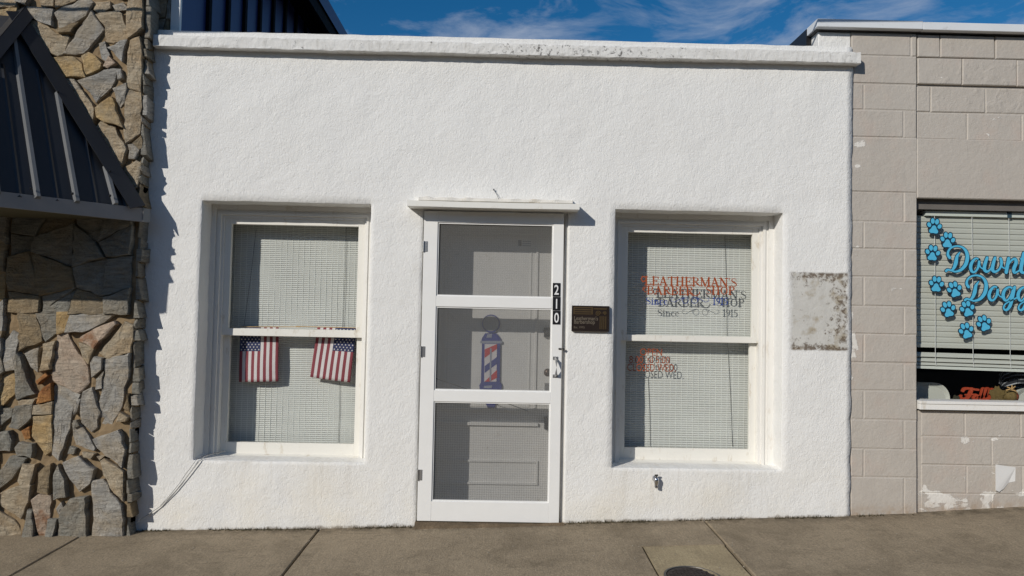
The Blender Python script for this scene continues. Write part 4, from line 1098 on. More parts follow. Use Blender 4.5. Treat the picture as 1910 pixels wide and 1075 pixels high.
tr(5.12, 0, 590, [
 ('g', [(20, 260), (110, 150), (160, 170), (157, 500), (60, 510), (10, 300)]),
 ('b', [(175, -40), (325, -40), (398, 228), (180, 318)]),
 ('d', [(335, -40), (535, -40), (540, 150), (415, 235)]),
 ('o', [(540, -40), (670, -40), (615, 150), (553, 170)]),
 ('g', [(690, -30), (1090, -30), (1000, 56), (860, 136), (645, 152)]),
 ('p', [(540, 182), (640, 177), (700, 300), (830, 490), (840, 630), (750, 725), (492, 600), (502, 450)]),
 ('t', [(420, 262), (520, 248), (488, 508), (395, 518)]),
 ('g', [(240, 350), (368, 312), (363, 530), (292, 480)]),
 ('d', [(177, 350), (208, 400), (305, 700), (328, 732), (165, 788), (168, 500)]),
 ('o', [(-30, 600), (60, 522), (156, 540), (152, 690), (40, 848), (-30, 850)]),
 ('r', [(347, 620), (430, 542), (468, 570), (370, 658)]),
 ('r', [(342, 828), (370, 732), (480, 642), (493, 800)]),
 ('g', [(738, 803), (768, 793), (748, 898), (712, 935)]),
 ('g', [(985, 432), (1242, 372), (1222, 600), (1178, 690), (1148, 860), (1038, 1058), (930, 1000), (922, 880), (962, 720), (1002, 560)]),
 ('g', [(870, 440), (910, 383), (978, 402), (968, 508), (887, 588)]),
 ('g', [(912, 592), (983, 524), (963, 688), (908, 698)]),
 ('t', [(752, 263), (898, 312), (840, 456), (790, 400)]),
 ('p', [(780, 202), (850, 152), (980, 92), (1088, 54), (1106, 82), (920, 296), (772, 238)]),
 ('t', [(945, 350), (1092, 174), (1188, 64), (1275, 92), (1242, 338), (1040, 406)]),
 ('t', [(162, 802), (318, 802), (300, 843), (172, 848)]),
 ('d', [(150, 862), (308, 852), (308, 970), (200, 1068), (112, 1060)]),
 ('d', [(-30, 882), (118, 892), (108, 958), (-30, 1070)]),
 ('t', [(332, 852), (493, 822), (493, 930), (325, 935)]),
 ('d', [(692, 1002), (740, 992), (768, 1055), (700, 1072)]),
 ('b', [(1183, 880), (1220, 745), (1238, 900), (1202, 900)]),
 ('t', [(1112, 1008), (1150, 922), (1228, 960), (1200, 1008)]),
 ('b', [(-30, 130), (30, 150), (12, 250), (-30, 260)]), ('d', [(-30, 330), (5, 320), (45, 520), (-30, 585)])])
tr(1, 0, 0, [('g', [(98, 724), (110, 716), (147, 739), (136, 757), (129.5, 785), (129.5, 800), (110, 856), (98, 845)]),
 ('g', [(156, 732), (173.5, 726), (177.5, 746), (184, 771), (177, 799), (168, 805), (152, 789), (151, 770)]),
 ('o', [(63, 779), (96.5, 775), (95.5, 842), (82, 850), (60.5, 816)])])
tr(4.886, 0, 790, [
 ('g', [(655, 5), (720, 12), (800, 112), (866, 230), (848, 252), (682, 188), (664, 120)]),
 ('g', [(842, 152), (1088, 62), (1138, 240), (1108, 398), (880, 222)]),
 ('g', [(592, 362), (730, 302), (858, 420), (818, 550), (720, 612), (642, 500)]),
 ('t', [(912, 352), (960, 332), (1128, 432), (1128, 696), (1000, 580), (952, 460)]),
 ('g', [(837, 542), (940, 522), (1010, 640), (1108, 760), (1108, 1055), (832, 1065), (850, 800), (832, 640)]),
 ('d', [(500, 1075), (560, 800), (640, 702), (788, 672), (788, 850), (798, 1070)]),
 ('g', [(512, 780), (560, 722), (578, 770), (532, 838)]),
 ('d', [(490, 462), (520, 382), (590, 500), (606, 658), (490, 688)]),
 ('b', [(362, 450), (456, 374), (448, 638), (352, 618)]),
 ('t', [(172, 520), (210, 374), (328, 378), (308, 490), (280, 565), (182, 575)]),
 ('d', [(-30, 480), (100, 312), (228, 322), (208, 360), (110, 498), (-30, 610)]),
 ('t', [(-30, 650), (100, 592), (288, 574), (278, 650), (180, 876), (60, 788), (-30, 730)]),
 ('t', [(-30, 790), (60, 852), (156, 930), (166, 1000), (160, 1040), (-30, 1040)]),
 ('d', [(212, 1030), (250, 784), (290, 802), (312, 1030)]),
 ('p', [(292, 700), (340, 654), (453, 664), (438, 960), (430, 1040), (352, 1040), (312, 830)]),
 ('d', [(412, 1070), (440, 872), (508, 882), (480, 1070)]),
 ('d', [(142, 230), (190, 168), (308, 192), (293, 308), (152, 288)]),
 ('d', [(-30, 90), (90, 64), (113, 150), (100, 248), (-30, 252)]),
 ('r', [(203, 72), (268, 24), (278, 128), (232, 138)]),
 ('d', [(602, 280), (640, 213), (688, 232), (660, 278)]),
 ('t', [(762, 262), (868, 272), (840, 318), (780, 298)]), ('t', [(882, 300), (960, 292), (912, 340)])])
def fill_grid(x0, x1, z0, z1, cw, ch, seed, codes):
    r2 = random.Random(seed); nx = max(1, round((x1 - x0) / cw)); nz = max(1, round((z1 - z0) / ch))
    V = {}
    for i in range(nx + 1):
        for j in range(nz + 1):
            jx = r2.uniform(-.34, .34) * cw if 0 < i < nx else 0; jz = r2.uniform(-.36, .36) * ch if 0 < j < nz else 0
            V[i, j] = Vector((x0 + (x1 - x0) * i / nx + jx, z0 + (z1 - z0) * j / nz + jz))
    for i in range(nx):
        for j in range(nz):
            p = [V[i, j], V[i + 1, j], V[i + 1, j + 1], V[i, j + 1]]; c = sum(p, Vector((0, 0))) / 4
            def sh(q): return [tuple(c + (a - c) * (1 - .011 / max(.02, (a - c).length))) for a in q]
            if r2.random() < .35 :
                k = r2.choice((0, 1)); 
                if k: stone(sh([p[0], p[1], p[2]]), ST[r2.choice(codes)]); stone(sh([p[0] + (c - p[0]) * .06, p[2] + (c - p[2]) * .0, p[3]]), ST[r2.choice(codes)])
                else: stone(sh(p), ST[r2.choice(codes)])
            else: stone(sh(p), ST[r2.choice(codes)])
zA, zB = WZ(130, 586, -.122), WZ(130, 395, -.122)
fill_grid(-3.42, CXS - .03, zA, zB + .05, .21, .21, 3, 'dddb')  # only dark stone colours here, chosen to deepen the shade under the awning
fill_grid(-7.9, -3.44, -.12, 5.2, .28, .26, 5, 'ggdttob')
fill_grid(-3.42, CXS - .005, WZ(150, -8, -.122), 5.2, .24, .26, 8, 'ggttob')
# return face: small stacked stones whose edges make the ragged shadow
r3 = random.Random(11)
def ret_column(ya, yb, zlo, zhi, hmin, hmax, rise, cover):
    z = zlo; s0 = 0; ed_a, ed_b = ya, yb
    while z < zhi:
        h = r3.choice((r3.uniform(hmin, hmax * .5), r3.uniform(hmin, hmax))); s1 = r3.uniform(-.03, .03)
        ja, jb = r3.uniform(-.016, .016), r3.uniform(-.016, .016)
        poly = [(ed_a + ja * .4, z + .004 + s0 * -.5), (ed_b + jb, z + .004 + s0 * .5), (ed_b + jb * .3 + r3.uniform(-.02, .0), z + h - .005 + s1 * .5), (ed_a + ja, z + h - .005 - s1 * .5)]
        if r3.random() < .4: poly.insert(2, (ed_b + r3.uniform(.0, .018), z + h * r3.uniform(.35, .65)))
        if r3.random() < .5: poly.append((ed_a - r3.uniform(.0, .02), z + h * r3.uniform(.35, .65)))
        stone(poly, ST[r3.choice(cover)], axis='x', xbase=CXS, rise=r3.uniform(*rise), tilt=(r3.uniform(-.15, .1), r3.uniform(-.32, .06)))
        z += h; s0 = s1
ret_column(-.112, .02, -.1, 5.2, .05, .24, (.006, .036), 'ddddgdb')
ret_column(.035, .17, -.1, 3.34, .06, .24, (.006, .026), 'dddgb')
ret_column(.185, .285, 1.9, 3.3, .06, .24, (.005, .014), 'dddgb')
xa_, xb_ = CXS + .012, WX(318, 40, .05) - .006; z = 3.36
while z < 5.1:
    h = r3.uniform(.07, .16); m_ = xa_ + (xb_ - xa_) * r3.uniform(.4, .62)
    stone([(xa_, z), (m_ - .004, z + .01), (m_ + .006, z + h - .006), (xa_, z + h - .01)], ST[r3.choice('dgotb')], y0=.062, rise=.016, tilt=(0, .05))
    stone([(m_ + .008, z + .005), (xb_, z), (xb_, z + h - .008), (m_ + .016, z + h - .01)], ST[r3.choice('dgotb')], y0=.062, rise=.014, tilt=(0, -.05)); z += h
stones.build('flagstones', None, stb)
mg = MB(); vs = []; xs_ = frange(-4.2, CXS - .006, .022); zs_ = frange(-.15, 4.3, .022); fs = []
for x in xs_:
    for z_ in zs_: vs.append((x, YS - .003 - .010 * (.5 + N(x * 8, 3, z_ * 8)) - .007 * N(x * 24, 1, z_ * 24), z_))
nz_ = len(zs_)
for i in range(len(xs_) - 1):
    for j in range(nz_ - 1): fs.append((i * nz_ + j, (i + 1) * nz_ + j, (i + 1) * nz_ + j + 1, i * nz_ + j + 1))
mg.add(vs, fs); mg.build('mortar_pointing', M_mortar, stb)
# corner board and navy siding above the white shop's roof
yt = .055 * D
XN = WX(335, 40, .056); XT = WX(318, 40, .05)
mb = MB(); mb.box(XT, XN + .004, .050, .078, 3.3, 5.35); mb.build('corner_board', M_trim, stb, .002)
mb = MB(); mb.box(CXS + .006, XT - .002, .062, .30, 3.3, 5.3); mb.build('mortar_return', M_mortar, stb)
mb = MB(); mb.box(XN - .2, XN, .32, 9, 2.6, 5.6); mb.box(XN - .03, XN, .0785, .3195, 3.3, 5.6); mb.build('siding', M_navy, stb)
yy = .50
while yy < 8.8:
    mb = MB(); mb.box(XN + .0005, XN + .028, yy - .025, yy + .025, 3.3, 5.3); mb.build('batten', M_navyd, stb); yy += .367
# eave running back along the side
ez = WZ(632, 68, 5.3)
d1 = ray(632, 68); d0 = ray(590, 0)
# the eave edge is a level line along +Y: find its x and z from two sight lines
xe = XN + .30
s1 = (xe) / d1.x; ez = H + d1.z * s1
mb = MB(); mb.box(XN - .3, xe, yt - .2, 9.2, ez - .02, ez + .0); mb.box(xe - .03, xe, yt - .2, 9.2, ez - .14, ez - .021); mb.box(XN + .10, XN + .13, yt - .1, 9.1, ez - .06, ez - .021)
mb.build('eave', M_navyd, stb)
mb = MB(); mb.add([(XN - 5, yt - .2, ez + 2.2), (xe + .02, yt - .2, ez + .003), (xe + .02, 9.2, ez + .003), (XN - 5, 9.2, ez + 2.2), (XN - 5, yt - .2, ez + 2.12), (xe + .02, yt - .2, ez - .0), (xe + .02, 9.2, ez - .0), (XN - 5, 9.2, ez + 2.12)],
                  [(0, 1, 2, 3), (4, 7, 6, 5), (0, 4, 5, 1), (1, 5, 6, 2), (2, 6, 7, 3), (3, 7, 4, 0)]); mb.build('roof', M_navyd, stb)

# ------------------------------------------------------------------ awning
YW = -.13
def on_y(p, y): a = W(p[0], p[1], y); return Vector((a[0], y, a[1]))
A = on_y((267, 388), YW - .01); Cc = on_y((40, 28), YW + .01); Fc = A + Vector((-.76, -.84, 0)); B = Fc
nrm = (B - A).cross(Cc - A).normalized()
if nrm.y > 0: nrm = -nrm
def on_pl(px, py, off=0):
    d = ray(px, py); s_ = (A + nrm * off - EYE).dot(nrm) / d.dot(nrm); return EYE + d * s_
Hh_ = on_pl(-30, 112)                         # a point on the hip
ed = (B - A).normalized(); hd = (Hh_ - Cc).normalized()
# intersection of hip with eave line (same plane)
def isect(p, u, q, v):
    w0 = p - q; a, b, c, d_, e = u.dot(u), u.dot(v), v.dot(v), u.dot(w0), v.dot(w0)
    return p + u * ((b * e - c * d_) / (a * c - b * b))
print('AWNING', A, B, Cc, Fc, nrm)
aw = MB(); aw.poly3([A, Cc, Hh_, Fc], .012)
awn = aw.build('awning', M_awn, stb)
if True:
    q = MB()
    up_ = nrm.cross(ed).normalized()
    if up_.z < 0: up_ = -up_
    for (b_, t_) in (((215, 383), (196, 312)), ((143, 379), (107, 175)), ((70, 371), (25, 72)), ((-5, 362), (-30, 130))):
        p0, p1 = on_pl(*b_), on_pl(*t_)
        ax = (p1 - p0).normalized(); sd2 = ax.cross(nrm).normalized(); 
        wv, hv, tw = .017, .030, .010
        rr = MB()
        base = [p0 - sd2 * wv + nrm * .0004, p0 + sd2 * wv + nrm * .0004, p0 + sd2 * tw + nrm * hv, p0 - sd2 * tw + nrm * hv]; e2 = [v + (p1 - p0) for v in base]
        rr.add(base + e2, [(0, 1, 2, 3), (7, 6, 5, 4), (0, 4, 5, 1), (1, 5, 6, 2), (2, 6, 7, 3), (3, 7, 4, 0)])
        rr.build('rib', M_rib, awn)
    # low stiffening ribs between
    q = MB()
    for (b_, t_) in (((180, 381), (160, 255)), ((107, 375), (70, 130)), ((37, 368), (5, 120)), ((235, 385), (225, 345))):
        p0, p1 = on_pl(*b_), on_pl(*t_); ax = (p1 - p0).normalized(); sd2 = ax.cross(nrm).normalized()
        base = [p0 - sd2 * .012 + nrm * .0004, p0 + sd2 * .012 + nrm * .0004, p0 + nrm * .006]; e2 = [v + (p1 - p0) for v in base]
        q.add(base + e2, [(0, 1, 2), (5, 4, 3), (0, 3, 4, 1), (1, 4, 5, 2), (2, 5, 3, 0)])
    q.build('stiffening_ribs', M_awn, awn)
    # flashing along the wall, hip cap, screws
    q = MB(); wl = (Cc - A).normalized(); inn = nrm.cross(wl).normalized()
    if inn.dot(Fc - A) < 0: inn = -inn
    q.poly3([A + nrm * .034 - inn * .004, Cc + nrm * .034 - inn * .004, Cc + nrm * .034 + inn * .105, A + nrm * .034 + inn * .105 ], .006)
    q.build('wall_flashing', M_awn, awn)
    hin = nrm.cross(hd).normalized()
    if hin.dot(A - Cc) < 0: hin = -hin
    n2 = Vector((-.35, -.6, .6)).normalized()
    hin2 = hd.cross(n2).normalized()
    if hin2.x > 0: hin2 = -hin2
    q = MB(); o_ = nrm * .045
    q.poly3([Cc + o_ - hd * .05, Cc + o_ - hd * .05 + hin * .07, Hh_ + o_ + hin * .07, Hh_ + o_], .006); q.poly3([Cc + o_ - hd * .05, Hh_ + o_, Hh_ + o_ + hin2 * .16, Cc + o_ - hd * .05 + hin2 * .16], .006)
    q.build('hip_cap', M_awn, awn)
    for p_ in ((205, 366), (135, 362), (58, 352), (108, 172), (205, 320)):
        c_ = on_pl(*p_, .034); q = MB(); q.tube([c_, c_ + nrm * .012], [.008, .005], seg=8); q.build('screw', M_black, awn)
    # front slope beyond the hip and eave line to the left
    F2 = Vector((-7.5, Fc.y, Fc.z)); C2 = Vector((-7.5, YW, Cc.z))
    q = MB(); K2 = Vector((-7.5, Hh_.y, Hh_.z)); q.poly3([Fc, Hh_, K2, F2], .012); q.poly3([Hh_, Cc, C2, K2], .012); q.build('front_slope', M_awn, awn)
    # fascia boards and soffit
    fh = .098
    q = MB(); outw = Vector((nrm.x, nrm.y, 0)).normalized()
    def board(P0, P1, ow, mt, z0=-.004):
        a = [P0 + ow * .012, P1 + ow * .012, P1 - ow * .012, P0 - ow * .012]
        vs = [v + Vector((0, 0, z0)) for v in a] + [v - Vector((0, 0, fh)) for v in a]
        q.add(vs, [(0, 1, 2, 3), (7, 6, 5, 4), (0, 4, 5, 1), (1, 5, 6, 2), (2, 6, 7, 3), (3, 7, 4, 0)], mt)
    board(A - ed * .0, Fc, outw, M_fasc); board(Fc + Vector((-.012, 0, 0)), F2, Vector((0, -1, 0)), M_fasc)
    q.build('fascia', M_fasc, awn)
    q = MB(); board(A - ed * .042 + outw * .004, A + ed * .004 + outw * .004, outw, M_fascend); q.build('end_block', M_fascend, awn)
    dz = Vector((0, 0, -.085))
    q = MB(); q.poly3([A + dz, Fc + dz, F2 + dz, Vector((-7.5, YW + .03, A.z - .085)), Vector((A.x, YW + .03, A.z - .085))], .01); q.build('soffit', M_soffit, awn)

# ------------------------------------------------------------------ beige block building
blk = empty('block_building', (4.6, .2, gz(4.6)), 'beige painted concrete block building with peeling paint and white metal coping', 'building')
YB = .014
def rough_block(mb, x0, x1, z0, z1, y, depth=.04, m=None, bev=.006):
    """hand-painted block face: bevelled and slightly out of true"""
    r_ = lambda a: rnd.uniform(-a, a)
    y = y + r_(.0018)
    A_ = [(x0 + r_(.002), z0 + r_(.002)), (x1 + r_(.002), z0 + r_(.002)), (x1 + r_(.002), z1 + r_(.002)), (x0 + r_(.002), z1 + r_(.002))]
    i = bev
    I_ = [(A_[0][0] + i, A_[0][1] + i), (A_[1][0] - i, A_[1][1] + i), (A_[2][0] - i, A_[2][1] - i), (A_[3][0] + i, A_[3][1] - i)]
    vs = [(x, y + depth, z) for x, z in A_] + [(x, y + i * .8, z) for x, z in A_] + [(x, y, z) for x, z in I_]
    fs = []
    for k in range(4):
        n_ = (k + 1) % 4
        fs += [(k, n_, 4 + n_, 4 + k), (4 + k, 4 + n_, 8 + n_, 8 + k)]
    fs.append((8, 9, 10, 11)); mb.add(vs, fs, m)
PXL, PXR = 2.505, .6098 * D
mb = MB(); J = .006
cz = lambda y: WZ(1655, y, YB)
pier = [62, 105, 157, 206, 257]
lo = [358, 414, 465, 517, 572, 624, 677, 729, 783, 838, 891, 975]
def course(x0, x1, yb_, yt_, joints, y=YB):
    z0, z1 = cz(yb_), cz(yt_); xs = [x0] + [WX(j, (yb_ + yt_) / 2, y) for j in joints] + [x1]
    xs = [x for x in xs if x0 <= x <= x1]
    for a, b in zip(xs, xs[1:]): rough_block(mb, a + J * .5, b - J * .5, z0 + J * .5, z1 - J * .5, y)
for k, (a, b) in enumerate(zip(pier, pier[1:])):
    course(PXL, PXR, b, a, [[1699], [], [1611], [1685]][k])
for k, (a, b) in enumerate(zip(lo, lo[1:])): course(PXL, PXR, b, a, [1686] if k % 2 == 0 else [1611])
XE = 8.0
def right_joints(start, n=12): return [start + 101 * i for i in range(n)]
for k, (a, b) in enumerate(zip(pier, pier[1:])):
    y_ = YB + .004 if k < 2 else YB + .020
    st = [1754, 1795, 1736, 1804][k]; z0, z1 = cz(b), cz(a)
    xs = [PXR + .006] + [WX(st, b, y_) + .405 * i for i in range(13)] + [XE]
    for p, q_ in zip(xs, xs[1:]): rough_block(mb, p + J * .5, q_ - J * .5, z0 + J * .5 + (.006 if k == 1 else 0), z1 - J * .5 - (.004 if k == 2 else 0), y_)
# smooth lintel band
z0, z1 = cz(358), cz(257); zwt = WZ(1800, 371, YB)
rough_block(mb, PXL, PXR, z0, z1, YB - .001); rough_block(mb, PXR + .0005, XE, zwt, z1, YB - .0008)
# panel under the window
YU = YB + .026; zs0 = WZ(1800, 767, YU); xs_l = WX(1718, 850, YU)
rows = [WZ(1800, y, YU) for y in (767, 815, 868, 921, 985)]
for k, (a, b) in enumerate(zip(rows, rows[1:])):
    st = [1800, 1850, 1803, 1850][k]; xs = [xs_l] + [WX(st, 850, YU) + .405 * i for i in range(13)] + [XE]
    for p, q_ in zip(xs, xs[1:]):
        if q_ - p > .03: rough_block(mb, p + J * .3, q_ - J * .3, b + J * .3, a - J * .3, YU, .05)
bw = mb.build('wall', M_block, blk)
mb = MB()      # mortar core
mb.box(PXL + .002, PXR - .006, YB + .004, .30, -.1, cz(62), None); mb.box(PXR - .0055, XE, YB + .026, .30, zwt + .01, cz(62) - .001); mb.box(PXR - .0055, XE, YU + .004, .30, -.1, zs0 - .002)
mb.build('mortar_core', M_block, blk)
# white painted end that shows above the neighbour's cornice
zc0 = WZ(1560, 60, .02)
mb = MB(); xw0 = WX(1527, 78, .02); rough_block(mb, xw0, PXL - .003, 3.3, zc0, .02, .3, None, .006); mb.build('white_wall_end', MS, blk)
mb = MB(); mb.box(xw0, xw0 + .15, .33, 9, 2.6, zc0 - .003); mb.box(XE - .15, XE, .3, 9, -.2, zc0 - .003); mb.box(xw0 + .15, XE - .15, 8.8, 9, -.2, zc0 - .003); mb.box(xw0 + .15, XE - .15, .3, 8.8, zc0 - .12, zc0 - .02); mb.box(2.46, 2.56, .33, 9, -.2, 2.6); mb.build('shell', M_roof, blk)
# coping
mb = MB(); yc = -.045; cz1 = WZ(1700, 39, yc); cz0 = WZ(1700, 54, yc); xc0 = WX(1525, 45, yc)
seam = WX(1722, 45, yc)
for (a, b, dz_) in ((xc0, seam, 0), (seam + .003, XE + .03, -.004)):
    mb.box(a, b, yc + (.002 if dz_ else 0), .13, cz0 + dz_ + (0 if not dz_ else .002), cz1 + dz_)
mb.build('coping', M_coping, blk, .003)
mb = MB(); mb.box(xc0 - .002, xw0 - .001, .135, 9, 2.9, cz1 - .004); mb.box(xw0 - .0005, XE, .331, .5, cz0 - .01, cz1 - .004); mb.box(xw0 - .0005, XE, .135, .3305, cz0 + .001, cz1 - .004); mb.box(xw0 - .0005, xw0 + .2, .501, 9, cz0 - .01, cz1 - .004); mb.build('side_flashing', M_black, blk)
mb = MB(); mb.box(xc0 + .012, XE, YB - .012, .12, zc0 + .002, cz0 - .002); mb.build('coping_drip', M_dkmetal, blk)
# shop window
yg = .094
wz0 = WZ(1800, 750, .05)
mb = MB(); mb.box(PXR + .0, XE, .072, .30, WZ(1800, 392, .072), zwt + .012, M_dkframe); mb.box(PXR - .003, PXR + .022, .078, .25, wz0, WZ(1800, 392, .072) - .001, M_dkframe)
bwin = mb.build('window', M_dkframe, blk)
mb = MB(); n = 60; vs = []; fs = []; sx0, sx1 = WX(1717, 757, -.01), XE
zt_, zb_ = WZ(1800, 749.5, -.012), WZ(1800, 766, -.012); zm_ = WZ(1800, 755.5, -.012)
for (y_, a, b) in ((-.012, zm_ + .0015, zt_), (-.006, zb_, zm_)): mb.box(sx0, sx1, y_, .13, a, b)
mb.build('sill', M_bsill, bwin, .002)
mb = MB(); mb.box(PXR + .02, XE - .02, yg, yg + .005, zt_ - .002, WZ(1800, 392, .072)); mb.build('pane', M_glass, bwin)
# peeling flake of paint
fx, fz1 = W(1855, 866, YU - .01); fx2, fz0 = W(1897, 915, YU - .01)
mb = MB(); vs = []; fs = []; n = 7
outl = [(0, 1), (.98, .88), (.96, .34), (.66, .28), (.40, .05), (.18, -.06), (.0, .0)]
pts = [(fx + a * (fx2 - fx), fz0 + b * (fz1 - fz0)) for a, b in outl]
mb.add([(x, YU - .002 - .020 * max(0, 1 - (x - fx) / (fx2 - fx) * 1.6), z) for x, z in pts] + [(x, YU - .0005 - .019 * max(0, 1 - (x - fx) / (fx2 - fx) * 1.6), z) for x, z in pts],
       [list(range(n)), list(range(2 * n - 1, n - 1, -1))] + [(i, n + i, n + (i + 1) % n, (i + 1) % n) for i in range(n)])
mb.build('paint_flake', M_trim, blk)

# venetian blind
yv = yg + .045
vb = empty('venetian_blind', (4.5, yv, WZ(1800, 690, yv)), 'sage green venetian blind half raised and slightly crooked behind the lettered pet shop window', 'blind')
vx0, vx1 = PXR + .015, 6.2
zh1, zh0 = WZ(1800, 396, yv), WZ(1800, 405, yv)
mb = MB(); mb.box(WX(1722, 400, yv), vx1, yv - .03, yv + .02, zh0, zh1); mb.build('headrail', M_vrail, vb)
mb = MB(); xx = WX(1877, 402, yv); mb.box(xx - .016, xx + .016, yv - .034, yv - .0305, zh0 - .004, zh1 + .002); mb.build('rail_clip', paint('clip_blue', (.05, .09, .12), .4), vb)
zr = WZ(1800, 687, yv); sl = -.016           # bottom rail drops to the right
mb = MB()
def slat(z, drop, wd=.046, ang=R(64), y=yv):
    dy, dzz = math.cos(ang) * wd / 2, math.sin(ang) * wd / 2
    prof = [(y + dy, z + dzz), (y - .004, z + .002), (y - dy, z - dzz)]
    vs = []
    for x in (vx0, (vx0 + vx1) / 2, vx1):
        k = drop * (x - vx0)
        vs += [(x, a, b + k) for a, b in prof]
    t = .0018
    vs2 = [(a, b + t, c - t) for a, b, c in vs]
    n_ = len(vs)
    mb.add(vs + vs2, [(0, 1, 4, 3), (1, 2, 5, 4), (3, 4, 7, 6), (4, 5, 8, 7), (n_ + 3, n_ + 4, n_ + 1, n_), (n_ + 4, n_ + 5, n_ + 2, n_ + 1), (n_ + 6, n_ + 7, n_ + 4, n_ + 3), (n_ + 7, n_ + 8, n_ + 5, n_ + 4), (0, 3, n_ + 3, n_), (3, 6, n_ + 6, n_ + 3), (2, n_ + 2, n_ + 5, 5), (5, n_ + 5, n_ + 8, 8)])
z = zh0 - .018; ztop_gap = WZ(1800, 649, yv); pitch = (zh0 - ztop_gap) / 24
i = 0
while z > ztop_gap + .012:
    slat(z, -.0004 * i, pitch * 1.13, R(79)); z -= pitch; i += 1
z = WZ(1800, 660, yv)
for j, py in enumerate((661, 670, 677)): slat(WZ(1725, py, yv), -.012 - .002 * j, .036, R(60 - 8 * j))
mb.build('slats', M_vblind, vb)
mb = MB(); za = WZ(1725, 684.5, yv)
mb.add([(vx0, yv - .016, za - .010), (vx1, yv - .016, za - .010 + sl * (vx1 - vx0)), (vx1, yv + .016, za - .010 + sl * (vx1 - vx0)), (vx0, yv + .016, za - .010), (vx0, yv - .016, za + .010), (vx1, yv - .016, za + .010 + sl * (vx1 - vx0)), (vx1, yv + .016, za + .010 + sl * (vx1 - vx0)), (vx0, yv + .016, za + .010)],
       [(0, 3, 2, 1), (4, 5, 6, 7), (0, 1, 5, 4), (1, 2, 6, 5), (2, 3, 7, 6), (3, 0, 4, 7)]); mb.build('bottom_rail', M_vrail, vb)
for px_ in (1743, 1813, 1882):
    mb = MB(); x = WX(px_, 500, yv - .024); k = sl * (x - vx0)
    mb.tube([(x, yv - .025, zh0), (x + .003, yv - .027, (zh0 + za) / 2), (x + .004, yv - .026, za + .06), (x + .012, yv - .024, za + .012 + k)], .0019, seg=5); mb.build('ladder_cord', M_whitep, vb)

# script lettering on the pane (traced brush strokes)
yt_ = yg - .0005
sl_ = empty('window_script', (WX(1850, 560, yt_), yt_, WZ(1850, 560, yt_)), 'aqua script lettering with dark outline stuck on the pet shop window', 'lettering')
SC, OX, OY = 5.97, 1740, 440
def spline(pts, wd, n=5):
    out = []; ow = []
    for i in range(len(pts) - 1):
        p0, p1, p2, p3 = (Vector(pts[max(i - 1, 0)]), Vector(pts[i]), Vector(pts[i + 1]), Vector(pts[min(i + 2, len(pts) - 1)]))
        for t in range(n):
            u = t / n
            out.append(.5 * ((2 * p1) + (p2 - p0) * u + (2 * p0 - 5 * p1 + 4 * p2 - p3) * u * u + (3 * p1 - p0 - 3 * p2 + p3) * u ** 3)); ow.append(wd[i] + (wd[i + 1] - wd[i]) * u)
    out.append(Vector(pts[-1])); ow.append(wd[-1]); return out, ow
Dd = [([(185, 245), (165, 212), (174, 165), (212, 128), (270, 116), (330, 132), (372, 182), (382, 250), (360, 325), (310, 380), (250, 400), (205, 388), (165, 378), (146, 392)], [34, 32, 26, 22, 22, 26, 38, 44, 42, 34, 22, 22, 26, 30]),
      ([(300, 182), (268, 230), (254, 300), (234, 355), (205, 388)], [10, 34, 46, 36, 20])]
Oo = [([(512, 268), (478, 252), (438, 290), (418, 345), (428, 392), (458, 406), (492, 372), (512, 312), (512, 268)], [24, 22, 34, 40, 34, 24, 26, 34, 24]), ([(512, 300), (528, 350), (562, 372)], [16, 16, 20])]
WORD1 = Dd + Oo + [([(602, 246), (578, 318), (572, 375), (600, 400), (642, 368), (672, 300), (690, 246)], [34, 40, 40, 30, 20, 24, 32]), ([(690, 246), (668, 322), (662, 380), (692, 402), (742, 366), (764, 300), (752, 256)], [32, 40, 40, 28, 24, 30, 34]), ([(750, 292), (772, 350), (812, 366)], [18, 18, 18]),
                    ([(842, 252), (828, 330), (814, 408)], [36, 40, 40]), ([(824, 346), (872, 276), (912, 260), (924, 300), (900, 366), (904, 410), (944, 398), (975, 372)], [18, 22, 36, 40, 42, 32, 20, 20]),
                    ([(1012, 196), (992, 290), (978, 382), (1000, 412), (1034, 396)], [40, 42, 42, 32, 18]), ([(976, 258), (1046, 258)], [22, 22])]
sh = lambda st, dx, dy: [([(x + dx, y + dy) for x, y in p], w_) for p, w_ in st]
Gg = [([(892, 592), (848, 572), (800, 604), (780, 662), (796, 712), (826, 718), (866, 668), (892, 592)], [26, 24, 34, 40, 34, 22, 24, 26]), ([(908, 572), (886, 670), (858, 778), (818, 826), (786, 810), (800, 766), (850, 732), (930, 692)], [32, 40, 38, 28, 22, 18, 16, 20])]
WORD2 = sh(Dd, 210, 325) + sh(Oo, 206, 314) + Gg + sh(Gg, 166, 2)
for nm, wordset in (('text_line', WORD1), ('text_line', WORD2)):
    fo, ff = MB(), MB(); k = 1 / SC / F_PX * D * 1.02
    for li, (p, w_) in enumerate(wordset):
        P, Wd = spline(p, w_); P = [W(OX + a.x / SC, OY + a.y / SC, yt_) for a in P]
        fo.ribbon(P, [(a + 13) * k for a in Wd], yt_ - .0008 - .00006 * li, yt_ - .0002); ff.ribbon(P, [max(3, a - 3) * k for a in Wd], yt_ - .0028 - .00006 * li, yt_ - .0019)
    o = ff.build(nm, M_aqua, sl_); fo.build('outline', M_ink, o)
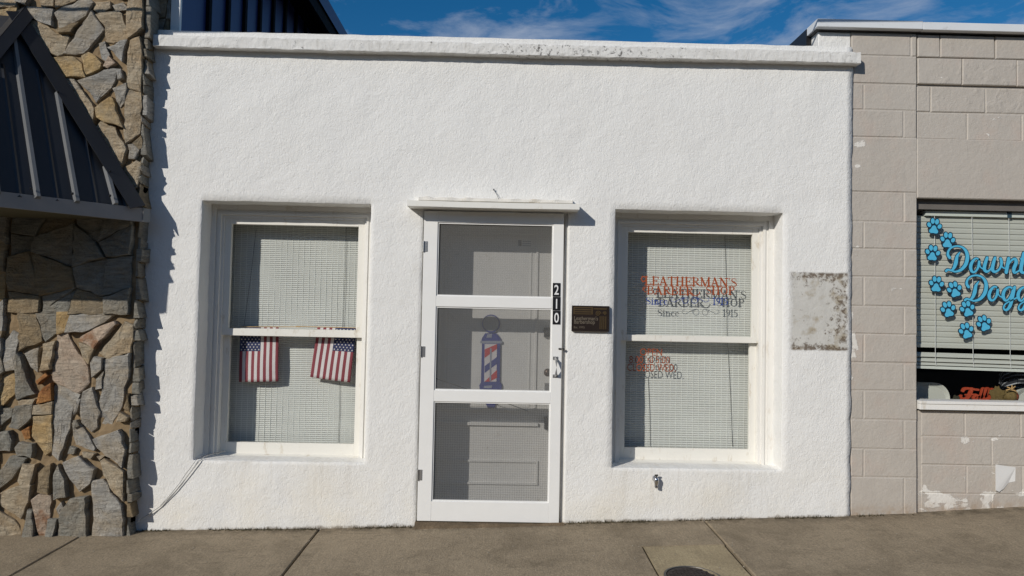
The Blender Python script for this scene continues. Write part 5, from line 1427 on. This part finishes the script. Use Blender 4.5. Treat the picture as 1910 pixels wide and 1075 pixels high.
# paw prints
def paw(px_, py_, rot, label, sc=1.0):
    x, z = W(px_, py_, yt_)
    root = empty('paw_decal', (x, yt_, z), label, 'decal', 'paw prints on the pet shop window')
    s_ = .094 * sc
    def T(u, v): c_, s2 = math.cos(rot), math.sin(rot); return (x + (u * c_ - v * s2) * s_, z + (u * s2 + v * c_) * s_)
    toes = [(-.40, .10, .15, .19, .45), (-.15, .42, .15, .22, .12), (.19, .40, .15, .22, -.14), (.43, .06, .15, .19, -.5)]
    def ell(cx, cy, a, b, an, g): return [T(cx + (a + g) * math.cos(t) * math.cos(an) - (b + g) * math.sin(t) * math.sin(an), cy + (a + g) * math.cos(t) * math.sin(an) + (b + g) * math.sin(t) * math.cos(an)) for t in [2 * math.pi * i / 18 for i in range(18)]]
    def pad(g): 
        o = []
        for i in range(24):
            t = 2 * math.pi * i / 24; r_ = .30 * (1 + .22 * math.cos(3 * (t - math.pi / 2)) ) + g
            o.append(T(r_ * math.cos(t) * 1.06, -.27 + r_ * math.sin(t)))
        return o
    q = MB()
    for i, t in enumerate(toes): q.prism(ell(*t, .075), yt_ - .0008 - .0001 * i, yt_ - .0002)
    q.prism(pad(.08), yt_ - .0014, yt_ - .0002); q.build('outline', M_ink, root)
    for i, t in enumerate(toes): q = MB(); q.prism(ell(*t, 0), yt_ - .0028, yt_ - .0018); q.build('toe', M_aqua, root)
    q = MB(); q.prism(pad(0), yt_ - .0028, yt_ - .0018); q.build('pad', M_aqua, root)
paws = [(1742, 423, -.10, 'topmost aqua paw print on the pet shop window, in its upper left corner'), (1767, 449, -.05, 'aqua paw print touching the top of the capital letter of the upper script word'), (1739, 473, -.08, 'leftmost aqua paw print, level with the upper script word'), (1746, 531, -.05, 'aqua paw print below the leftmost one, left of the gap between the script words'),
        (1780, 541, .30, 'aqua paw print just left of the lower script word'), (1768, 578, .25, 'aqua paw print below and left of the lower script capital'), (1804, 577, .28, 'aqua paw print touching the bottom of the lower script capital'), (1835, 604, .38, 'rightmost aqua paw print on the pet shop window'), (1802, 618, .30, 'lowest aqua paw print on the pet shop window')]
for p in paws: paw(*p)

# chairs, fall sign, pumpkin, cloth behind the glass
def chair(cx_px, top_px, wpx, yy, label):
    xL, zt = W(cx_px - wpx / 2, top_px, yy); xR, _ = W(cx_px + wpx / 2, top_px, yy)
    cx_ = (xL + xR) / 2; wd = xR - xL; g = gz(cx_) + .02; hgt = zt - g
    root = empty('chair', (cx_, yy, g), label, 'chair', 'white chairs inside the pet shop window')
    q = MB(); r_ = .12; n = 8; out = []
    zb = zt - .40
    for (c0, a0) in (((cx_ + wd / 2 - r_, zt - r_), 0), ((cx_ - wd / 2 + r_, zt - r_), math.pi / 2)):
        for i in range(n + 1): a = a0 + math.pi / 2 * i / n; out.append((c0[0] + r_ * math.cos(a), c0[1] + r_ * math.sin(a)))
    out += [(cx_ - wd / 2 + .03, zb), (cx_ + wd / 2 - .03, zb)]
    inn_ = [(cx_ + (a - cx_) * .88, zb + .02 + (b - zb - .02) * .92) for a, b in out]
    m_ = len(out)
    vs = [(a, yy, b) for a, b in out] + [(a, yy + .014, b) for a, b in inn_] + [(a, yy + .03, b) for a, b in out]
    fs = []
    for i in range(m_): j = (i + 1) % m_; fs += [(i, j, m_ + j, m_ + i), (2 * m_ + i, 2 * m_ + j, j, i)]
    fs += [list(range(m_, 2 * m_)), list(range(3 * m_ - 1, 2 * m_ - 1, -1))]
    q.add(vs, fs); q.build('backrest', M_chair, root)
    q = MB(); q.box(cx_ - wd / 2 + .02, cx_ + wd / 2 - .02, yy + .02, yy + .44, g + .44, g + .465); q.build('seat', M_chair, root, .006)
    for sx in (-1, 1):
        for (ya, yb2) in ((.01, .0), (.42, .44)):
            q = MB(); top_ = g + .439 if ya > .2 else zb + .04
            q.tube([(cx_ + sx * (wd / 2 - .04), yy + ya + .02, top_), (cx_ + sx * (wd / 2 - .02), yy + yb2 + .02, g)], .012, seg=8); q.build('leg', M_steel, root)
chair(1728, 713, 88, .34, 'white chair with rounded back behind the left end of the pet shop window')
chair(1945, 722, 108, .34, 'white chair with rounded back right of the pumpkin behind the pet shop window')
yf_ = .20
fs_ = empty('fall_sign', (WX(1825, 748, yf_), yf_, WZ(1825, 749, yf_)), 'orange red script sign reading Fall standing on the pet shop window sill', 'sign')
SC2, OX2, OY2 = 9.095, 1700, 680
FS = [([(880, 450), (900, 418), (960, 408), (1040, 420), (1140, 432)], [44, 46, 40, 36, 36]), ([(1030, 415), (1000, 500), (950, 575), (880, 590), (838, 560), (850, 530)], [50, 58, 54, 46, 44, 34]), ([(930, 520), (1010, 512), (1100, 512)], [26, 28, 28]),
      ([(1150, 540), (1100, 525), (1060, 560), (1075, 600), (1120, 592), (1155, 545), (1150, 600)], [40, 40, 40, 36, 34, 40, 44]), ([(1180, 590), (1215, 500), (1240, 420), (1215, 420), (1195, 520), (1200, 600)], [36, 40, 40, 36, 44, 44]), ([(1240, 590), (1280, 500), (1310, 420), (1285, 415), (1262, 520), (1268, 600)], [36, 40, 40, 36, 44, 44]), ([(1200, 600), (1330, 560), (1380, 420)], [44, 50, 40])]
q = MB(); k = 1 / SC2 / F_PX * D * 1.04
for li, (p, w_) in enumerate(FS):
    P, Wd = spline(p, w_, 4); q.ribbon([W(OX2 + a.x / SC2, OY2 + a.y / SC2, yf_) for a in P], [a * k for a in Wd], yf_ - .0004 * li, yf_ + .014 + .0003 * li)
q.build('word', M_fall, fs_)
bx0, bz0 = W(1788, 750, yf_); bx1 = WX(1852, 750, yf_)
q = MB(); q.box(bx0, bx1, yf_ - .012, yf_ + .03, bz0 - .018, bz0 + .008); q.build('base', M_fall, fs_)
# ledge inside the window that carries the display
mb = MB(); mb.box(PXR + .03, 6.5, yg + .06, .30, bz0 - .06, bz0 - .0185); mb.build('window_ledge', M_dark, blk)
lf = MB(); cxl, czl = W(1860, 738, yf_ - .02)
def leafshape(cx_, cz_, s_, rot, y_, m):
    o = []
    for i in range(30):
        a = 2 * math.pi * i / 30; r_ = s_ * (.62 + .30 * abs(math.cos(2.5 * a)) + (.16 if i % 2 else 0)); o.append((cx_ + r_ * math.cos(a + rot), cz_ + r_ * math.sin(a + rot)))
    lf.prism(o, y_, y_ + .004, m)
leafshape(cxl, czl + .008, .062, .3, yf_ - .02, M_leaf)
leafshape(cxl + .012, czl - .030, .035, 1.2, yf_ - .028, M_leaf)
tag(recentre(lf.build('maple_leaf', M_leaf), (cxl, yf_ - .02, czl - .06)), 'olive brown felt maple leaf between the Fall sign and the pumpkin', 'leaf')
lf = MB(); cxk, czk = W(1782, 744, yf_); leafshape(cxk, czk, .030, .8, yf_ - .01, M_dkleaf); lf.tube([(cxk, yf_, czk - .05), (cxk + .01, yf_, czk)], .004, seg=6)
tag(recentre(lf.build('dried_leaf', M_dkleaf), (cxk, yf_, czk - .05)), 'dark dried leaf at the left end of the Fall sign', 'leaf')
pcx, pcz = W(1884, 739, yf_); 
pk = empty('pumpkin', (pcx, yf_, pcz - .05), 'small fabric pumpkin in olive and rust with a raffia bow behind the pet shop window', 'pumpkin')
q = MB(); vs = []; fs = []; nu, nv = 32, 12
for j in range(nv + 1):
    ph_ = math.pi * j / nv
    for i in range(nu):
        th = 2 * math.pi * i / nu; r_ = .058 * (math.sin(ph_) ** .8) * (1 - .12 * abs(math.sin(4 * th))); vs.append((pcx + r_ * math.cos(th), yf_ + r_ * .9 * math.sin(th), pcz + .046 * math.cos(ph_)))
for j in range(nv):
    for i in range(nu): fs.append((j * nu + i, (j + 1) * nu + i, (j + 1) * nu + (i + 1) % nu, j * nu + (i + 1) % nu))
q.add(vs, fs)
o = q.build('body', M_pump, pk, smooth=True); o.data.materials.append(M_leaf)
for f in o.data.polygons:
    if f.center.x < .022: f.material_index = 1
q = MB()
for (a, b) in (((1878, 722), (1884, 728)), ((1893, 721), (1884, 728)), ((1876, 728), (1886, 727)), ((1897, 733), (1885, 727)), ((1887, 719), (1884, 728))):
    pa, pb_ = W(*a, yf_ - .05), W(*b, yf_ - .05); q.tube([(pa[0], yf_ - .052, pa[1]), ((pa[0] + pb_[0]) / 2, yf_ - .062, (pa[1] + pb_[1]) / 2 + .006), (pb_[0], yf_ - .05, pb_[1])], .0045, seg=6)
q.build('raffia_bow', M_twig, pk)
# cloth hanging further in, its pale stripes painted in for sunlight through the blind
q = MB(); yk = .55; n = 10
xk0, zk1 = W(1862, 688, yk); xk1, zk0 = W(1990, 760, yk)
def fold(x): return yk + .03 * math.sin(x * 30)
cols = [xk0 + (xk1 - xk0) * i / 24 for i in range(25)]
for i in range(24):
    a, b = cols[i], cols[i + 1]; nb = 12
    def off(x): t = max(0, (WX(1895, 700, yk) - x)); return -t * .75 + .008 * math.sin(x * 30)
    hh = (zk1 + .10 - zk0) / nb
    for j in range(nb):
        for (f0, f1, m_) in ((0, .74, M_cloth), (.74, 1, M_clothsun)):
            za, zb2 = zk0 + (j + f0) * hh, zk0 + (j + f1) * hh
            q.add([(a, fold(a), za + off(a)), (b, fold(b), za + off(b)), (b, fold(b), zb2 + off(b)), (a, fold(a), zb2 + off(a))], [(0, 1, 2, 3)], m_)
ck = q.build('sun_striped_cloth', M_cloth)
bm = bmesh.new(); bm.from_mesh(ck.data); bmesh.ops.remove_doubles(bm, verts=bm.verts, dist=.0001); bmesh.ops.solidify(bm, geom=bm.faces, thickness=.003); bm.to_mesh(ck.data); bm.free()
tag(recentre(ck, ((xk0 + xk1) / 2, yk, zk0)), 'dark cloth with thin pale stripes painted for sunlight hanging inside the pet shop behind the pumpkin', 'cloth')

# overhead cable (its thin shadow crosses the stone wall and the coping)
q = MB(); off = .75
def shadow_src(px_, py_, y0, t): a = W(px_, py_, y0); return (a[0] - .885 * t, y0 - t, a[1] + .64 * t)
s0 = Vector(shadow_src(60, 13, -.125, off)); s1 = Vector(shadow_src(245, 23, -.125, off)); dr = (s1 - s0).normalized()
pth = [s0 - dr * 6, s0, s1, s1 + Vector((8, 0, .25))]
q.tube(pth, .011, seg=8)
tag(recentre(q.build('overhead_cable', M_cord), tuple(pth[0])), 'thin dark cable strung high along the building fronts above the awning', 'cable')

# weeds, dirt and pebbles along the foot of the walls
q = MB(); r4 = random.Random(21)
for i in range(1900):
    x = r4.uniform(-2.5, 2.95)
    if DO[0] - .02 < x < DO[1] + .02 or N(x * 3, 2, 2) < -.1: continue
    y = r4.uniform(-.03, .0); z = gz(x, y)
    if r4.random() < .55:
        h = r4.uniform(.006, .028); a = r4.uniform(-.010, .010); w_ = r4.uniform(.0012, .003)
        q.add([(x - w_, y, z - .002), (x + w_, y, z - .002), (x + a, y - r4.uniform(0, .012), z + h)], [(0, 1, 2)])
    else:
        s_ = r4.uniform(.003, .010)
        q.add([(x - s_, y - s_ * .6, z - .001), (x + s_, y - s_ * .5, z - .001), (x + s_ * .5, y + s_, z), (x, y, z + s_ * .9)], [(0, 1, 3), (1, 2, 3), (2, 0, 3)])
tag(q.build('weeds', M_weed), 'dry weeds and crumbs of dirt along the foot of the walls', 'weeds', kind='stuff')
q = MB()
for i in range(160):
    x, y = r4.uniform(-3.2, 3.4), r4.uniform(-1.2, -.06); s_ = r4.uniform(.002, .0055); z = gz(x, y) + .001
    q.add([(x - s_, y, z), (x, y - s_, z), (x + s_, y, z), (x, y + s_, z), (x, y, z + s_)], [(0, 1, 4), (1, 2, 4), (2, 3, 4), (3, 0, 4)])
tag(q.build('gravel', paint('pebble', (.34, .30, .24), .9, .3, None, 0, 60)), 'scattered crumbs of gravel on the pavement', 'gravel', kind='stuff')
